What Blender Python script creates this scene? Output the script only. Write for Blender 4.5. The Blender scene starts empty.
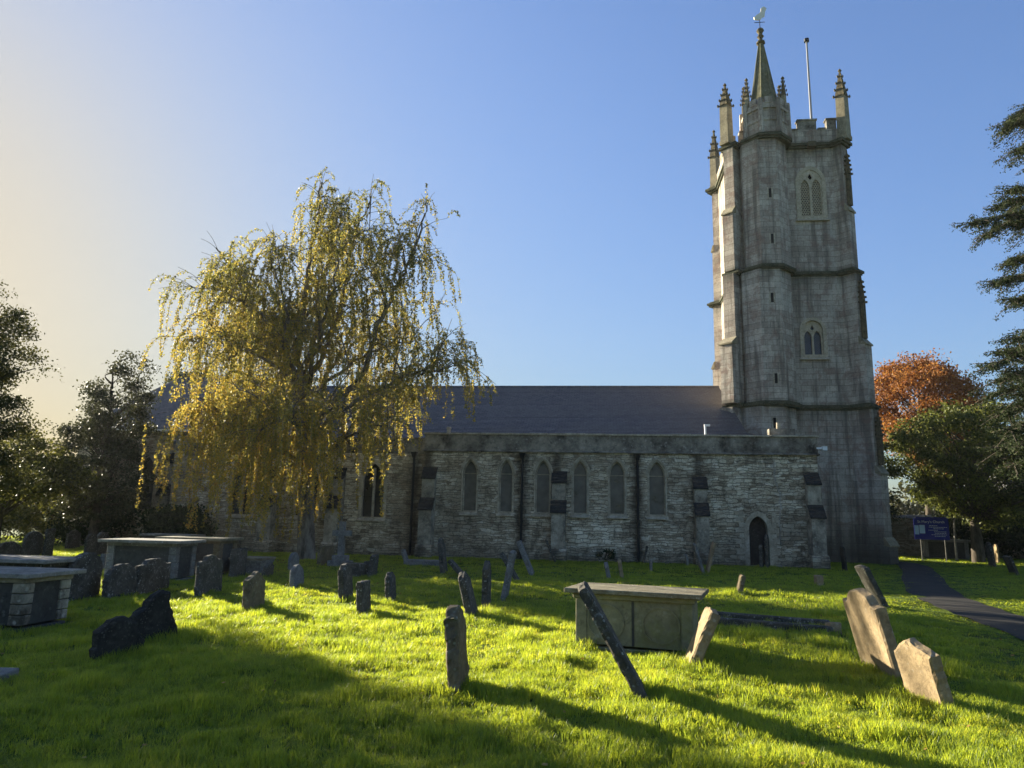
import bpy, bmesh, math, random
import numpy as np
from mathutils import Vector, Matrix, noise as mnoise
random.seed(7); rng = np.random.default_rng(7)
R_ = math.radians
S = bpy.context.scene
COL = S.collection

# ------------------------------------------------------------------ camera
FPX = 710.0; CAM_H = 1.7
PITCH = math.atan(136/FPX); ROLL = 0.0227
cam_d = bpy.data.cameras.new('camera'); cam = bpy.data.objects.new('camera', cam_d); COL.objects.link(cam)
cam_d.sensor_width = 36; cam_d.lens = 36*FPX/1024; cam_d.clip_end = 3000; cam_d.clip_start = .05
cam.matrix_world = Matrix.Translation((0, 0, CAM_H)) @ Matrix.Rotation(math.pi/2+PITCH, 4, 'X') @ Matrix.Rotation(ROLL, 4, 'Z')
S.camera = cam

# ------------------------------------------------------------------ sky and sun
SUN_EL = R_(15.5); SUN_AZ = R_(-46)          # azimuth from +Y towards +X
w = bpy.data.worlds.new('World'); S.world = w; w.use_nodes = True
wn = w.node_tree; bg = wn.nodes['Background']
sky = wn.nodes.new('ShaderNodeTexSky'); sky.sky_type = 'NISHITA'; sky.sun_disc = False
sky.sun_elevation = SUN_EL; sky.sun_rotation = SUN_AZ
sky.air_density = 1.0; sky.dust_density = 1.0; sky.ozone_density = 3.0; sky.altitude = 50
# soft shoulder on the sky radiance (the photograph's exposure never clips the glow round the sun)
def vm(op, a, b):
    n_ = wn.nodes.new('ShaderNodeVectorMath'); n_.operation = op
    for i_, q_ in ((0,a),(1,b)):
        if isinstance(q_, bpy.types.NodeSocket): wn.links.new(q_, n_.inputs[i_])
        else: n_.inputs[i_].default_value = q_
    return n_.outputs[0]
SK = .085
raw = vm('MULTIPLY', sky.outputs[0], (SK, SK, SK))
lumn = wn.nodes.new('ShaderNodeVectorMath'); lumn.operation = 'DOT_PRODUCT'; wn.links.new(raw, lumn.inputs[0]); lumn.inputs[1].default_value = (.25,.65,.10)
def sm_(op, a, b):
    n_ = wn.nodes.new('ShaderNodeMath'); n_.operation = op
    for i_, q_ in ((0,a),(1,b)):
        if isinstance(q_, bpy.types.NodeSocket): wn.links.new(q_, n_.inputs[i_])
        else: n_.inputs[i_].default_value = q_
    return n_.outputs[0]
Lm = lumn.outputs['Value']
A_ = sm_('MULTIPLY', sm_('POWER', Lm, 1.5), 3.1)                 # contrast
den = sm_('ADD', 1.0, sm_('MULTIPLY', A_, 5.4))                    # shoulder
gain = sm_('DIVIDE', sm_('DIVIDE', A_, Lm), den)
tt = sm_('SUBTRACT', 1.0, sm_('DIVIDE', 1.0, den))                 # 0 far from the sun, 1 beside it
cx = wn.nodes.new('ShaderNodeCombineXYZ')
wn.links.new(sm_('SUBTRACT', 1.05, sm_('MULTIPLY', tt, .07)), cx.inputs[0]); wn.links.new(sm_('SUBTRACT', 1.12, sm_('MULTIPLY', tt, .18)), cx.inputs[1]); wn.links.new(sm_('SUBTRACT', 1.32, sm_('MULTIPLY', sm_('POWER', tt, 1.6), .52)), cx.inputs[2])
c_ = vm('MULTIPLY', raw, cx.outputs[0])
sc_ = wn.nodes.new('ShaderNodeVectorMath'); sc_.operation = 'SCALE'; wn.links.new(c_, sc_.inputs[0]); wn.links.new(sm_('MULTIPLY', gain, 10.8), sc_.inputs['Scale'])
c_ = sc_.outputs[0]
wn.links.new(c_, bg.inputs[0]); bg.inputs[1].default_value = 0.10
sd = bpy.data.lights.new('sun', 'SUN'); sd.energy = 5.0; sd.angle = R_(.55); sd.color = (1, .91, .72)
sun = bpy.data.objects.new('sun', sd); COL.objects.link(sun)
sdir = Vector((math.sin(SUN_AZ)*math.cos(SUN_EL), math.cos(SUN_AZ)*math.cos(SUN_EL), math.sin(SUN_EL)))
sun.rotation_euler = sdir.to_track_quat('Z', 'Y').to_euler()
S.view_settings.view_transform = 'Standard'; S.view_settings.look = 'None'
S.view_settings.exposure = 1.9; S.view_settings.gamma = 1
S.render.engine = 'CYCLES'
S.cycles.max_bounces = 6; S.cycles.transparent_max_bounces = 8

# ------------------------------------------------------------------ helpers
def link(name, me, mat, parent=None, smooth=False):
    o = bpy.data.objects.new(name, me); COL.objects.link(o)
    if mat: me.materials.append(mat)
    if parent is not None: o.parent = parent
    if smooth: me.polygons.foreach_set('use_smooth', [True]*len(me.polygons))
    return o
def tag(o, label=None, cat=None, group=None, kind=None):
    if label: o['label'] = label
    if cat: o['category'] = cat
    if group: o['group'] = group
    if kind: o['kind'] = kind
    return o
def empty(name, loc, rz=0, label=None, cat=None, group=None):
    o = bpy.data.objects.new(name, None); COL.objects.link(o); o.location = loc; o.rotation_euler = (0, 0, rz)
    o.empty_display_size = .1
    return tag(o, label, cat, group)

class MB:
    def __init__(s): s.v = []; s.f = []
    def add(s, vs, fs, M=None):
        b = len(s.v)
        if M is not None: vs = [tuple(M @ Vector(p)) for p in vs]
        s.v += [tuple(p) for p in vs]; s.f += [tuple(b+i for i in f) for f in fs]; return s
    def box(s, x0, x1, y0, y1, z0, z1, M=None):
        return s.add([(x0,y0,z0),(x1,y0,z0),(x1,y1,z0),(x0,y1,z0),(x0,y0,z1),(x1,y0,z1),(x1,y1,z1),(x0,y1,z1)],
                     [(0,3,2,1),(4,5,6,7),(0,1,5,4),(1,2,6,5),(2,3,7,6),(3,0,4,7)], M)
    def prism(s, prof, a, b, axis='x', M=None):
        # prof: 2D polygon; axis x -> (y,z); y -> (x,z); z -> (x,y)
        n = len(prof)
        def P(p, t): return (t,p[0],p[1]) if axis=='x' else ((p[0],t,p[1]) if axis=='y' else (p[0],p[1],t))
        vs = [P(p,a) for p in prof]+[P(p,b) for p in prof]
        fs = [tuple(range(n)), tuple(range(2*n-1,n-1,-1))]+[(i,i+n,(i+1)%n+n,(i+1)%n) for i in range(n)]
        return s.add(vs, fs, M)
    def frus(s, n, cx, cy, z0, r0, z1, r1, rot=0, M=None):
        vs = []
        for z, r in ((z0,r0),(z1,r1)):
            for i in range(n):
                a = rot+2*math.pi*i/n; vs.append((cx+r*math.cos(a), cy+r*math.sin(a), z))
        return s.add(vs, [tuple(range(n-1,-1,-1)), tuple(range(n,2*n))]+[(i,(i+1)%n,(i+1)%n+n,i+n) for i in range(n)], M)
    def tube(s, pts, rad, n=6):
        b = len(s.v); m = len(pts); pts = [Vector(p) for p in pts]
        up = Vector((.3,.2,1)).normalized()
        for i, p in enumerate(pts):
            t = (pts[min(i+1,m-1)]-pts[max(i-1,0)])
            if t.length < 1e-6: t = Vector((0,0,1))
            t.normalize(); a = t.cross(up)
            if a.length < .05: a = t.cross(Vector((1,0,0)))
            a.normalize(); c = t.cross(a)
            for k in range(n):
                q = 2*math.pi*k/n; s.v.append(tuple(p+(a*math.cos(q)+c*math.sin(q))*rad[i]))
        for i in range(m-1):
            for k in range(n):
                s.f.append((b+i*n+k, b+i*n+(k+1)%n, b+(i+1)*n+(k+1)%n, b+(i+1)*n+k))
        s.f.append(tuple(b+k for k in range(n-1,-1,-1))); s.f.append(tuple(b+(m-1)*n+k for k in range(n)))
        return s
    def split(s, name, mat, parent=None, **k):
        # every loose piece becomes a part of its own
        par_ = list(range(len(s.v)))
        def fd(i):
            while par_[i] != i: par_[i] = par_[par_[i]]; i = par_[i]
            return i
        for f in s.f:
            for j in f[1:]: par_[fd(j)] = fd(f[0])
        g_ = {}
        for f in s.f: g_.setdefault(fd(f[0]), []).append(f)
        for fs in g_.values():
            ids = sorted({i for f in fs for i in f}); mp = {i: n for n, i in enumerate(ids)}
            m = MB(); m.v = [s.v[i] for i in ids]; m.f = [tuple(mp[i] for i in f) for f in fs]; m.build(name, mat, parent, **k)
    def build(s, name, mat, parent=None, smooth=False, bevel=0):
        me = bpy.data.meshes.new(name); me.from_pydata(s.v, [], s.f)
        bm = bmesh.new(); bm.from_mesh(me); bmesh.ops.recalc_face_normals(bm, faces=bm.faces)
        if bevel: bmesh.ops.bevel(bm, geom=bm.edges[:], offset=bevel, segments=1, affect='EDGES', clamp_overlap=True)
        bm.to_mesh(me); bm.free(); me.validate()
        return link(name, me, mat, parent, smooth)

def arch(cu, a, zs, zsp, zap, n=7):
    h = zap-zsp; Rr = (a*a+h*h)/(2*a); pts = [(cu-a, zs), (cu+a, zs)]
    th = math.asin(min(1, h/Rr));
    if h > a: pass
    for i in range(n+1):
        t = th*i/n; pts.append((cu+(a-Rr)+Rr*math.cos(t), zsp+Rr*math.sin(t)))
    for i in range(n-1, -1, -1):
        t = th*i/n; pts.append((cu-(a-Rr)-Rr*math.cos(t), zsp+Rr*math.sin(t)))
    return pts
def holed(name, outer, holes, y0, y1, mat, parent, M=None):
    """slab in the x-z plane from y0 to y1 with openings cut through"""
    bm = bmesh.new()
    for y in (y0, y1):
        es = []
        for lp in [outer]+holes:
            vs = [bm.verts.new((p[0], y, p[1])) for p in lp]
            es += [bm.edges.new((vs[i], vs[(i+1)%len(vs)])) for i in range(len(vs))]
        bmesh.ops.triangle_fill(bm, use_beauty=True, edges=es)
    for lp in [outer]+holes:
        A = [bm.verts.new((p[0], y0, p[1])) for p in lp]; B = [bm.verts.new((p[0], y1, p[1])) for p in lp]
        for i in range(len(lp)):
            j = (i+1)%len(lp); bm.faces.new((A[i],A[j],B[j],B[i]))
    bmesh.ops.remove_doubles(bm, verts=bm.verts, dist=1e-4)
    bmesh.ops.recalc_face_normals(bm, faces=bm.faces)
    if M is not None: bmesh.ops.transform(bm, matrix=M, verts=bm.verts)
    me = bpy.data.meshes.new(name); bm.to_mesh(me); bm.free()
    return link(name, me, mat, parent)

# --- materials
class NT:
    def __init__(s, name):
        s.m = bpy.data.materials.new(name); s.m.use_nodes = True; s.t = s.m.node_tree
        s.b = s.t.nodes['Principled BSDF']; s.o = s.t.nodes['Material Output']
    def n(s, ty, **kw):
        nd = s.t.nodes.new('ShaderNode'+ty)
        for k, v in kw.items():
            if k.startswith('_'): setattr(nd, k[1:], v)
            else: s.set(nd, k.replace('_',' '), v)
        return nd
    def set(s, nd, k, v):
        i = nd.inputs[int(k[1:])] if k[0]=='i' and k[1:].isdigit() else nd.inputs[k]
        if isinstance(v, bpy.types.NodeSocket): s.t.links.new(v, i)
        else: i.default_value = v
    def coord(s, kind='Object'): return s.n('TexCoord').outputs[kind]
    def map(s, vec, scale=(1,1,1), loc=(0,0,0), rot=(0,0,0)):
        return s.n('Mapping', Vector=vec, Scale=scale, Location=loc, Rotation=rot).outputs[0]
    def noise(s, vec, sc, det=4, rough=.55, dist=0):
        return s.n('TexNoise', Vector=vec, Scale=sc, Detail=det, Roughness=rough, Distortion=dist).outputs['Fac']
    def ramp(s, fac, stops):
        r = s.n('ValToRGB', Fac=fac); e = r.color_ramp.elements
        while len(e) < len(stops): e.new(.5)
        for i, (p, c) in enumerate(stops):
            e[i].position = p; e[i].color = (*c, 1) if len(c)==3 else c
        return r.outputs[0]
    def mix(s, f, a, b, mode='MIX'):
        m = s.n('Mix', _data_type='RGBA', _blend_type=mode)
        for k, v in ((0,f),(6,a),(7,b)):
            if isinstance(v, bpy.types.NodeSocket): s.t.links.new(v, m.inputs[k])
            else: m.inputs[k].default_value = v if k==0 else (*v, 1)
        return m.outputs[2]
    def math(s, op, a, b=0, c=0):
        m = s.n('Math', _operation=op, i0=a, i1=b)
        if op in ('MULTIPLY_ADD','SMOOTH_MIN'): s.set(m, 'i2', c)
        return m.outputs[0]
    def mr(s, v, a, b, c=0, d=1):
        return s.n('MapRange', Value=v, From_Min=a, From_Max=b, To_Min=c, To_Max=d).outputs[0]
    def bump(s, h, st=.5, dist=.02, prev=None):
        b = s.n('Bump', Height=h, Strength=st, Distance=dist)
        if prev: s.set(b, 'Normal', prev)
        return b.outputs[0]
    def fin(s, col, rough=.9, normal=None, spec=.3):
        s.set(s.b, 'Base Color', col if isinstance(col, bpy.types.NodeSocket) else (*col,1)); s.set(s.b, 'Roughness', rough)
        s.b.inputs['Specular IOR Level'].default_value = spec
        if normal is not None: s.set(s.b, 'Normal', normal)
        return s.m

def m_plain(name, c, rough=.6, metal=0, nz=.25):
    t = NT(name); co = t.coord(); f = t.noise(co, 9, 5)
    c1 = tuple(x*(1-nz) for x in c); c2 = tuple(min(1,x*(1+nz)) for x in c)
    t.b.inputs['Metallic'].default_value = metal
    return t.fin(t.mix(f, c1, c2), rough, t.bump(f, .15, .01))

def m_rubble():
    t = NT('rubble_stone'); co = t.coord()
    sp = t.n('SeparateXYZ', Vector=co)
    X = t.math('ADD', sp.outputs[0], sp.outputs[1])
    wob = t.noise(co, 1.4, 3); wob2 = t.noise(co, 7, 2)
    Z = t.math('MULTIPLY_ADD', wob, .22, sp.outputs[2]); Z = t.math('MULTIPLY_ADD', wob2, .05, Z)
    v = t.n('CombineXYZ', X=X, Y=Z).outputs[0]
    wv = t.noise(t.map(co, (1,1,3)), 2.6, 3); X2 = t.math('MULTIPLY_ADD', wv, .30, X); Z = t.math('MULTIPLY_ADD', t.noise(co, 3.4, 2), .10, Z)
    v = t.n('CombineXYZ', X=X2, Y=Z).outputs[0]
    def brk(w_, h_, off, loc):
        b_ = t.n('TexBrick', Vector=t.map(v, loc=loc), Color1=(0,0,0,1), Color2=(1,1,1,1), Mortar=(.5,.5,.5,1), Scale=1, Mortar_Size=.012, Mortar_Smooth=.6, Bias=0, Brick_Width=w_, Row_Height=h_)
        b_.offset = off; b_.squash = .7; b_.squash_frequency = 3; return b_
    b1 = brk(.34, .105, .43, (0,0,0)); b2 = brk(.46, .17, .37, (.13,.05,0))
    sel = t.mr(t.noise(t.map(v, (.5,2.2,1)), 1.1, 2), .50, .53)
    cell = t.n('SeparateColor', Color=t.mix(sel, b1.outputs['Color'], b2.outputs['Color'])).outputs[0]
    jf = t.math('ADD', t.math('MULTIPLY', b1.outputs['Fac'], t.math('SUBTRACT', 1, sel)), t.math('MULTIPLY', b2.outputs['Fac'], sel))
    vo = t.n('TexVoronoi', Vector=t.map(v,(3,9,1)), Scale=1.0, _feature='F1', _voronoi_dimensions='2D')
    cell = t.math('MULTIPLY_ADD', t.n('SeparateColor', Color=vo.outputs['Color']).outputs[0], .45, t.math('MULTIPLY', cell, .55))
    big = t.noise(co, .35, 4, .6); fine = t.noise(co, 22, 5, .65)
    col = t.ramp(cell, [(.08,(.21,.165,.11)),(.32,(.46,.38,.27)),(.58,(.62,.54,.40)),(.9,(.84,.76,.61))])
    col = t.mix(.55, col, t.ramp(fine, [(.3,(.18,.17,.15)),(.7,(.8,.78,.74))]), 'OVERLAY')
    col = t.mix(t.mr(big,.44,.62,.0,.65), col, (.19,.15,.105))
    lich = t.noise(co, 3.1, 5, .7)
    col = t.mix(t.mr(lich,.56,.74,0,.45), col, (.42,.41,.37))
    joint = t.math('SUBTRACT', 1, t.math('MULTIPLY', jf, t.mr(fine,.35,.6,.35,1)))
    col = t.mix(joint, (.075,.062,.045), col); blo = t.noise(t.map(co,(1,1,.7)), 1.7, 6, .75, .5); col = t.mix(t.mr(blo,.51,.62,0,.68), col, (.12,.098,.07))
    # dark run-off stains beside the rainwater pipes and low damp band
    for px in (-10.05, -9.45, -5.05, .05, -3.5, 2.7):
        d = t.math('ABSOLUTE', t.math('SUBTRACT', sp.outputs[0], px))
        d = t.math('MULTIPLY_ADD', lich, -.35, d)
        col = t.mix(t.mr(d, .22, -.1, 0, .75), col, (.030,.026,.020))
    damp = t.mr(t.math('MULTIPLY_ADD', big, 1.4, sp.outputs[2]), 1.45, .55, 0, .65)
    col = t.mix(damp, col, (.06,.06,.045))
    h = t.math('MULTIPLY_ADD', cell, .5, joint); h = t.math('MULTIPLY_ADD', fine, .5, h)
    return t.fin(col, .95, t.bump(h, 1, .05), .15)

def m_ashlar(name='ashlar_stone', base=((.40,.335,.27),(.60,.52,.42)), streak=True, bw=.62, bh=.31):
    t = NT(name); co = t.coord(); sp = t.n('SeparateXYZ', Vector=co)
    X = t.math('ADD', sp.outputs[0], sp.outputs[1])
    v = t.n('CombineXYZ', X=X, Y=sp.outputs[2]).outputs[0]
    br = t.n('TexBrick', Vector=v, Color1=(*base[0],1), Color2=(*base[1],1), Mortar=(.10,.09,.075,1), Scale=1,
             Mortar_Size=.008, Mortar_Smooth=.3, Bias=0, Brick_Width=bw, Row_Height=bh)
    big = t.noise(co, .7, 6, .72); fine = t.noise(co, 12, 6, .75)
    stv = t.map(co, (1.6,1.6,.12)); st = t.noise(stv, 1.5, 5, .65)
    col = t.mix(t.mr(big,.42,.64,0,.55), br.outputs['Color'], (.16,.135,.11))
    col = t.mix(t.mr(big,.48,.36,0,.5), col, (.52,.48,.40))
    if streak: col = t.mix(t.mr(st,.50,.62,0,.7), col, (.12,.10,.08)); col = t.mix(t.mr(st,.45,.3,0,.65), col, (.52,.48,.40))
    patch = t.noise(co, 1.3, 5, .7, .6)
    col = t.mix(t.mr(patch,.52,.62,0,.6), col, (.25,.16,.125))
    col = t.mix(.5, col, t.ramp(fine, [(.3,(.25,.25,.25)),(.7,(.75,.75,.73))]), 'OVERLAY')
    # green-black growth below each string course and near the ground
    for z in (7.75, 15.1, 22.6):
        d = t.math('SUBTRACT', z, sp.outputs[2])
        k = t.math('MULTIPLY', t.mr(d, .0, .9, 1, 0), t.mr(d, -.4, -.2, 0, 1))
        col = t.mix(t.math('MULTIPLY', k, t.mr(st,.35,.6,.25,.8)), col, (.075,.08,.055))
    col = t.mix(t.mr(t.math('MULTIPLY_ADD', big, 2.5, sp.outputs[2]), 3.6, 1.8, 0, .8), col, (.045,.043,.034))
    h = t.math('MULTIPLY_ADD', fine, .6, br.outputs['Fac']); 
    h2 = t.math('SUBTRACT', fine, br.outputs['Fac'])
    return t.fin(col, .92, t.bump(t.math('MULTIPLY_ADD', big, .8, h2), .7, .03), .2)

def m_weather(name, base, dark, light, sc=3, moss=None, lo=.6):
    t = NT(name); co = t.coord()
    a = t.noise(co, sc, 6, .7); b = t.noise(co, sc*5, 5, .7); c = t.noise(co, sc*2.2, 4, .6, 1)
    col = t.mix(t.mr(a,.35,.65), base, dark)
    vo = t.n('TexVoronoi', Vector=co, Scale=sc*6, _feature='F1')
    k = t.math('MULTIPLY', t.mr(vo.outputs['Distance'],.34,.22), t.mr(c,.5,.6))
    col = t.mix(t.math('MULTIPLY', k, lo), col, light)
    bl = t.noise(co, sc*3.4, 5, .75, .4)
    col = t.mix(t.mr(bl,.56,.66,0,lo*.75), col, tuple(x*.8 for x in light)); col = t.mix(t.mr(bl,.44,.34,0,.6), col, tuple(x*.5 for x in dark))
    if moss: col = t.mix(t.mr(t.noise(co, sc*.8, 5, .7),.52,.64,0,.8), col, moss)
    col = t.mix(.45, col, t.ramp(b, [(.3,(.25,.25,.25)),(.7,(.75,.75,.75))]), 'OVERLAY')
    return t.fin(col, .93, t.bump(t.math('MULTIPLY_ADD', b, .5, a), .8, .02), .2)

def m_slate():
    t = NT('roof_slate'); co = t.coord(); sp = t.n('SeparateXYZ', Vector=co)
    v = t.n('CombineXYZ', X=sp.outputs[0], Y=sp.outputs[1]).outputs[0]
    br = t.n('TexBrick', Vector=v, Color1=(.050,.055,.066,1), Color2=(.105,.105,.110,1), Mortar=(.015,.015,.018,1), Scale=1,
             Mortar_Size=.012, Mortar_Smooth=.2, Brick_Width=.3, Row_Height=.2)
    big = t.noise(co, .35, 5, .6); f = t.noise(co, 9, 4)
    col = t.mix(t.mr(big,.42,.66,0,.55), br.outputs['Color'], (.10,.095,.085))
    brown = t.mr(sp.outputs[0], -2.5, 3.5, 0, .55)
    col = t.mix(t.math('MULTIPLY', brown, t.mr(f,.3,.6)), col, (.11,.09,.075))
    wv = t.math('SINE', t.math('MULTIPLY', sp.outputs[1], 31.4))
    h = t.math('MULTIPLY_ADD', wv, .3, t.math('SUBTRACT', t.math('MULTIPLY', f, .4), br.outputs['Fac']))
    return t.fin(col, t.mr(f,.3,.7,.45,.7), t.bump(h, .6, .02), .4)

def m_leaf(name, stops, trans=.55, rough=.55, zg=0):
    t = NT(name); g = t.n('NewGeometry'); co = t.coord()
    f = t.math('MULTIPLY_ADD', g.outputs['Random Per Island'], .5, t.math('MULTIPLY', t.noise(co, .45, 3), .62))
    if zg: f = t.math('MULTIPLY_ADD', t.math('SUBTRACT', 7.5, t.n('SeparateXYZ', Vector=co).outputs[2]), zg, f)
    col = t.ramp(f, stops)
    t.fin(col, rough, None, .25)
    tr = t.n('BsdfTranslucent', Color=t.mix(.35, col, (1,.9,.35), 'MULTIPLY'))
    ms = t.n('MixShader', i0=trans, i1=t.b.outputs[0], i2=tr.outputs[0])
    t.t.links.new(ms.outputs[0], t.o.inputs[0]); return t.m
def m_bark(name, a, b, sc=6):
    t = NT(name); co = t.coord(); v = t.map(co, (1,1,.3)); f = t.noise(v, sc, 6, .7)
    return t.fin(t.ramp(f, [(.35,a),(.62,b)]), .95, t.bump(f, .9, .03), .15)

M = {}
M['rubble'] = m_rubble(); M['ashlar'] = m_ashlar(); M['slate'] = m_slate()
M['lightash'] = m_ashlar('pale_ashlar', ((.40,.36,.29),(.54,.49,.40)), False, .5, .28)
M['butt'] = m_weather('stained_buttress_stone', (.42,.37,.28), (.07,.06,.045), (.42,.4,.34), 1.5)
M['dress'] = m_weather('dressed_stone', (.50,.43,.32), (.26,.22,.155), (.42,.4,.34), 2.5)
M['tracery'] = m_weather('tracery_stone', (.55,.46,.33), (.38,.32,.22), (.6,.56,.48), 2.5)
M['cope'] = m_weather('blackened_coping', (.36,.32,.25), (.03,.027,.022), (.45,.43,.38), 1.1, lo=.5)
M['mossy'] = m_weather('mossy_course', (.10,.10,.06), (.035,.04,.022), (.2,.2,.15), 3)
M['tile'] = m_weather('stone_tiles', (.05,.046,.04), (.02,.019,.017), (.2,.2,.18), 4, lo=.3)
M['spire'] = m_weather('spire_stone', (.20,.19,.12), (.085,.085,.05), (.3,.28,.2), 1.2, moss=(.15,.14,.055))
M['pinn'] = m_weather('pinnacle_stone', (.36,.31,.20), (.20,.17,.11), (.45,.42,.34), 1.5)
M['crocket'] = m_weather('lichened_crockets', (.16,.13,.07), (.06,.05,.03), (.3,.27,.18), 4)
M['iron'] = m_plain('cast_iron', (.012,.012,.013), .5)
M['dark'] = m_plain('dark_interior', (.012,.012,.012), .9)
M['white'] = m_plain('white_paint', (.78,.78,.76), .5, nz=.05)
M['gold'] = m_plain('gilded_metal', (.85,.72,.45), .35, .6, .1)
M['wood'] = m_weather('old_oak', (.055,.045,.036), (.03,.026,.022), (.1,.09,.08), 2)
def m_glass(name, c, grid=14):
    t = NT(name); co = t.coord(); sp = t.n('SeparateXYZ', Vector=co)
    a = t.math('SINE', t.math('MULTIPLY', t.math('ADD', sp.outputs[0], sp.outputs[2]), grid*2))
    b = t.math('SINE', t.math('MULTIPLY', t.math('SUBTRACT', sp.outputs[0], sp.outputs[2]), grid*2))
    k = t.math('MAXIMUM', t.math('ABSOLUTE', a), t.math('ABSOLUTE', b))
    f = t.noise(co, 2.2, 4)
    col = t.mix(t.mr(f,.35,.65), tuple(x*.6 for x in c), tuple(x*1.5 for x in c))
    if grid: col = t.mix(t.mr(k,.93,.99), col, (.02,.02,.02))
    return t.fin(col, t.mr(f,.3,.7,.25,.5), t.bump(t.noise(co,5,2),.1,.02), .5)
M['glass'] = m_glass('grey_protective_glazing', (.085,.075,.058), 0)
M['lead'] = m_glass('leaded_glass', (.045,.06,.085), 12)
M['darkglass'] = m_glass('dark_glass', (.02,.02,.02), 10)
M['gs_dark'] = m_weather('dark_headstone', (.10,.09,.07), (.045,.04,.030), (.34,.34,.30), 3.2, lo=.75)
M['gs_brown'] = m_weather('brown_headstone', (.20,.15,.085), (.10,.08,.05), (.30,.30,.22), 3.0, moss=(.11,.11,.04))
M['gs_tan'] = m_weather('tan_headstone', (.33,.24,.13), (.20,.145,.08), (.36,.32,.24), 2.6, lo=.5)
M['gs_grey'] = m_weather('grey_headstone', (.22,.21,.19), (.11,.105,.09), (.42,.42,.38), 3.5)
M['tomb'] = m_weather('tomb_stone', (.27,.245,.14), (.15,.14,.085), (.32,.31,.22), 1.6, moss=(.17,.17,.065))
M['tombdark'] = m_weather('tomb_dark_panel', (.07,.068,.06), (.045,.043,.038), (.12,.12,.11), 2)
M['slab'] = m_weather('tomb_slab', (.25,.22,.14), (.13,.105,.06), (.42,.40,.32), 4)
M['slabgrey'] = m_weather('smooth_slab', (.27,.25,.21), (.14,.13,.105), (.42,.42,.40), 2.4)
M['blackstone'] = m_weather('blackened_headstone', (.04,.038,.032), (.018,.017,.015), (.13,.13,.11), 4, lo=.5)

# ------------------------------------------------------------------ the church frame (u along the south wall, v into depth)
TH = R_(7); O = Vector((5.567, 31.517, 0)); U = Vector((math.cos(TH), -math.sin(TH), 0)); V = Vector((math.sin(TH), math.cos(TH), 0))
def wuv(u, v, z=0): return O+U*u+V*v+Vector((0,0,z))

# ------------------------------------------------------------------ ground
def zt(x, y):
    d = math.hypot(x, y)
    v = (Vector((x, y, 0))-O).dot(V)
    k = max(0, min(1, (-1.5-v)/3))*max(0, min(1, (14-x)/4))*max(0, min(1, (34-d)/6)) if d < 36 else 0
    if k <= 0: return 0.0
    return k*(.11*(mnoise.noise(Vector((x*.22, y*.22, 3)))) + .065*mnoise.noise(Vector((x*.9, y*.9, 7))) + .035*mnoise.noise(Vector((x*2.6, y*2.6, 1))))
fwv = Vector((0, math.cos(PITCH), math.sin(PITCH))); up0 = Vector((0, -math.sin(PITCH), math.cos(PITCH))); rt0 = Vector((1,0,0))
rtv = rt0*math.cos(ROLL)+up0*math.sin(ROLL); upv = up0*math.cos(ROLL)-rt0*math.sin(ROLL)
def ray(px, py): return fwv+rtv*((px-512)/FPX)-upv*((py-384)/FPX)
def G(px, py):          # where a contact point seen in the photo meets the ground
    d = ray(px, py); z = 0
    for _ in range(5):
        t = (z-CAM_H)/d.z; p = Vector((0,0,CAM_H))+d*t; z = zt(p.x, p.y)
    p.z = z; return p
def at(px, py, Y):
    d = ray(px, py); return Vector((0,0,CAM_H))+d*(Y/d.y)

def axis(a, b, fine0, fine1, st):
    c = list(np.arange(fine0, fine1+1e-6, st)); s = st; x = fine0
    lo = []
    while x > a: s *= 1.35; x -= s; lo.append(x)
    hi = []; s = st; x = fine1
    while x < b: s *= 1.35; x += s; hi.append(x)
    return lo[::-1]+c+hi
xs = axis(-1500, 1500, -24, 18, .3); ys = axis(-300, 2500, -2, 33, .3)
gv = [(x, y, zt(x, y)) for y in ys for x in xs]; nx = len(xs)
gf = [(j*nx+i, j*nx+i+1, (j+1)*nx+i+1, (j+1)*nx+i) for j in range(len(ys)-1) for i in range(nx-1)]
me = bpy.data.meshes.new('ground'); me.from_pydata(gv, [], gf)
t = NT('turf'); co = t.coord()
a = t.noise(co, .6, 5); b = t.noise(co, 14, 6, .75); c = t.noise(co, 60, 3)
col = t.ramp(t.math('MULTIPLY_ADD', b, .6, t.math('MULTIPLY', a, .4)), [(.38,(.035,.045,.012)),(.5,(.10,.15,.02)),(.62,(.17,.23,.035))])
M['turf'] = t.fin(col, .9, t.bump(t.math('MULTIPLY_ADD', c, .5, b), 1, .08), .15)
tag(link('ground', me, M['turf'], smooth=True), kind='structure')

# path
pc = [G(912,566), G(930,590), G(967,609), G(1024,628)]
pts = [Vector((20.6,44,0)), Vector((19.6,39,0)), pc[0], pc[1], pc[2], pc[3], pc[3]+(pc[3]-pc[2])*1.6, pc[3]+(pc[3]-pc[2])*3.2+Vector((0,-2,0))]
sm = []
for i in range(len(pts)-1):
    p0 = pts[max(i-1,0)]; p1 = pts[i]; p2 = pts[i+1]; p3 = pts[min(i+2,len(pts)-1)]
    for k in range(8):
        s_ = k/8; sm.append(.5*((2*p1)+(p2-p0)*s_+(2*p0-5*p1+4*p2-p3)*s_*s_+(3*p1-p0-3*p2+p3)*s_**3))
sm.append(pts[-1])
pv = []; pf = []
for i, p in enumerate(sm):
    d = (sm[min(i+1,len(sm)-1)]-sm[max(i-1,0)]); d.z = 0; d.normalize(); nrm = Vector((-d.y, d.x, 0))
    for k in range(5):
        q = p+nrm*(.62*(k-2)/2+.04*math.sin(i*1.7+k)); pv.append((q.x, q.y, .03 + .02*(1-abs(k-2)/2)))
    if i:
        for k in range(4): pf.append(((i-1)*5+k, (i-1)*5+k+1, i*5+k+1, i*5+k))
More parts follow.
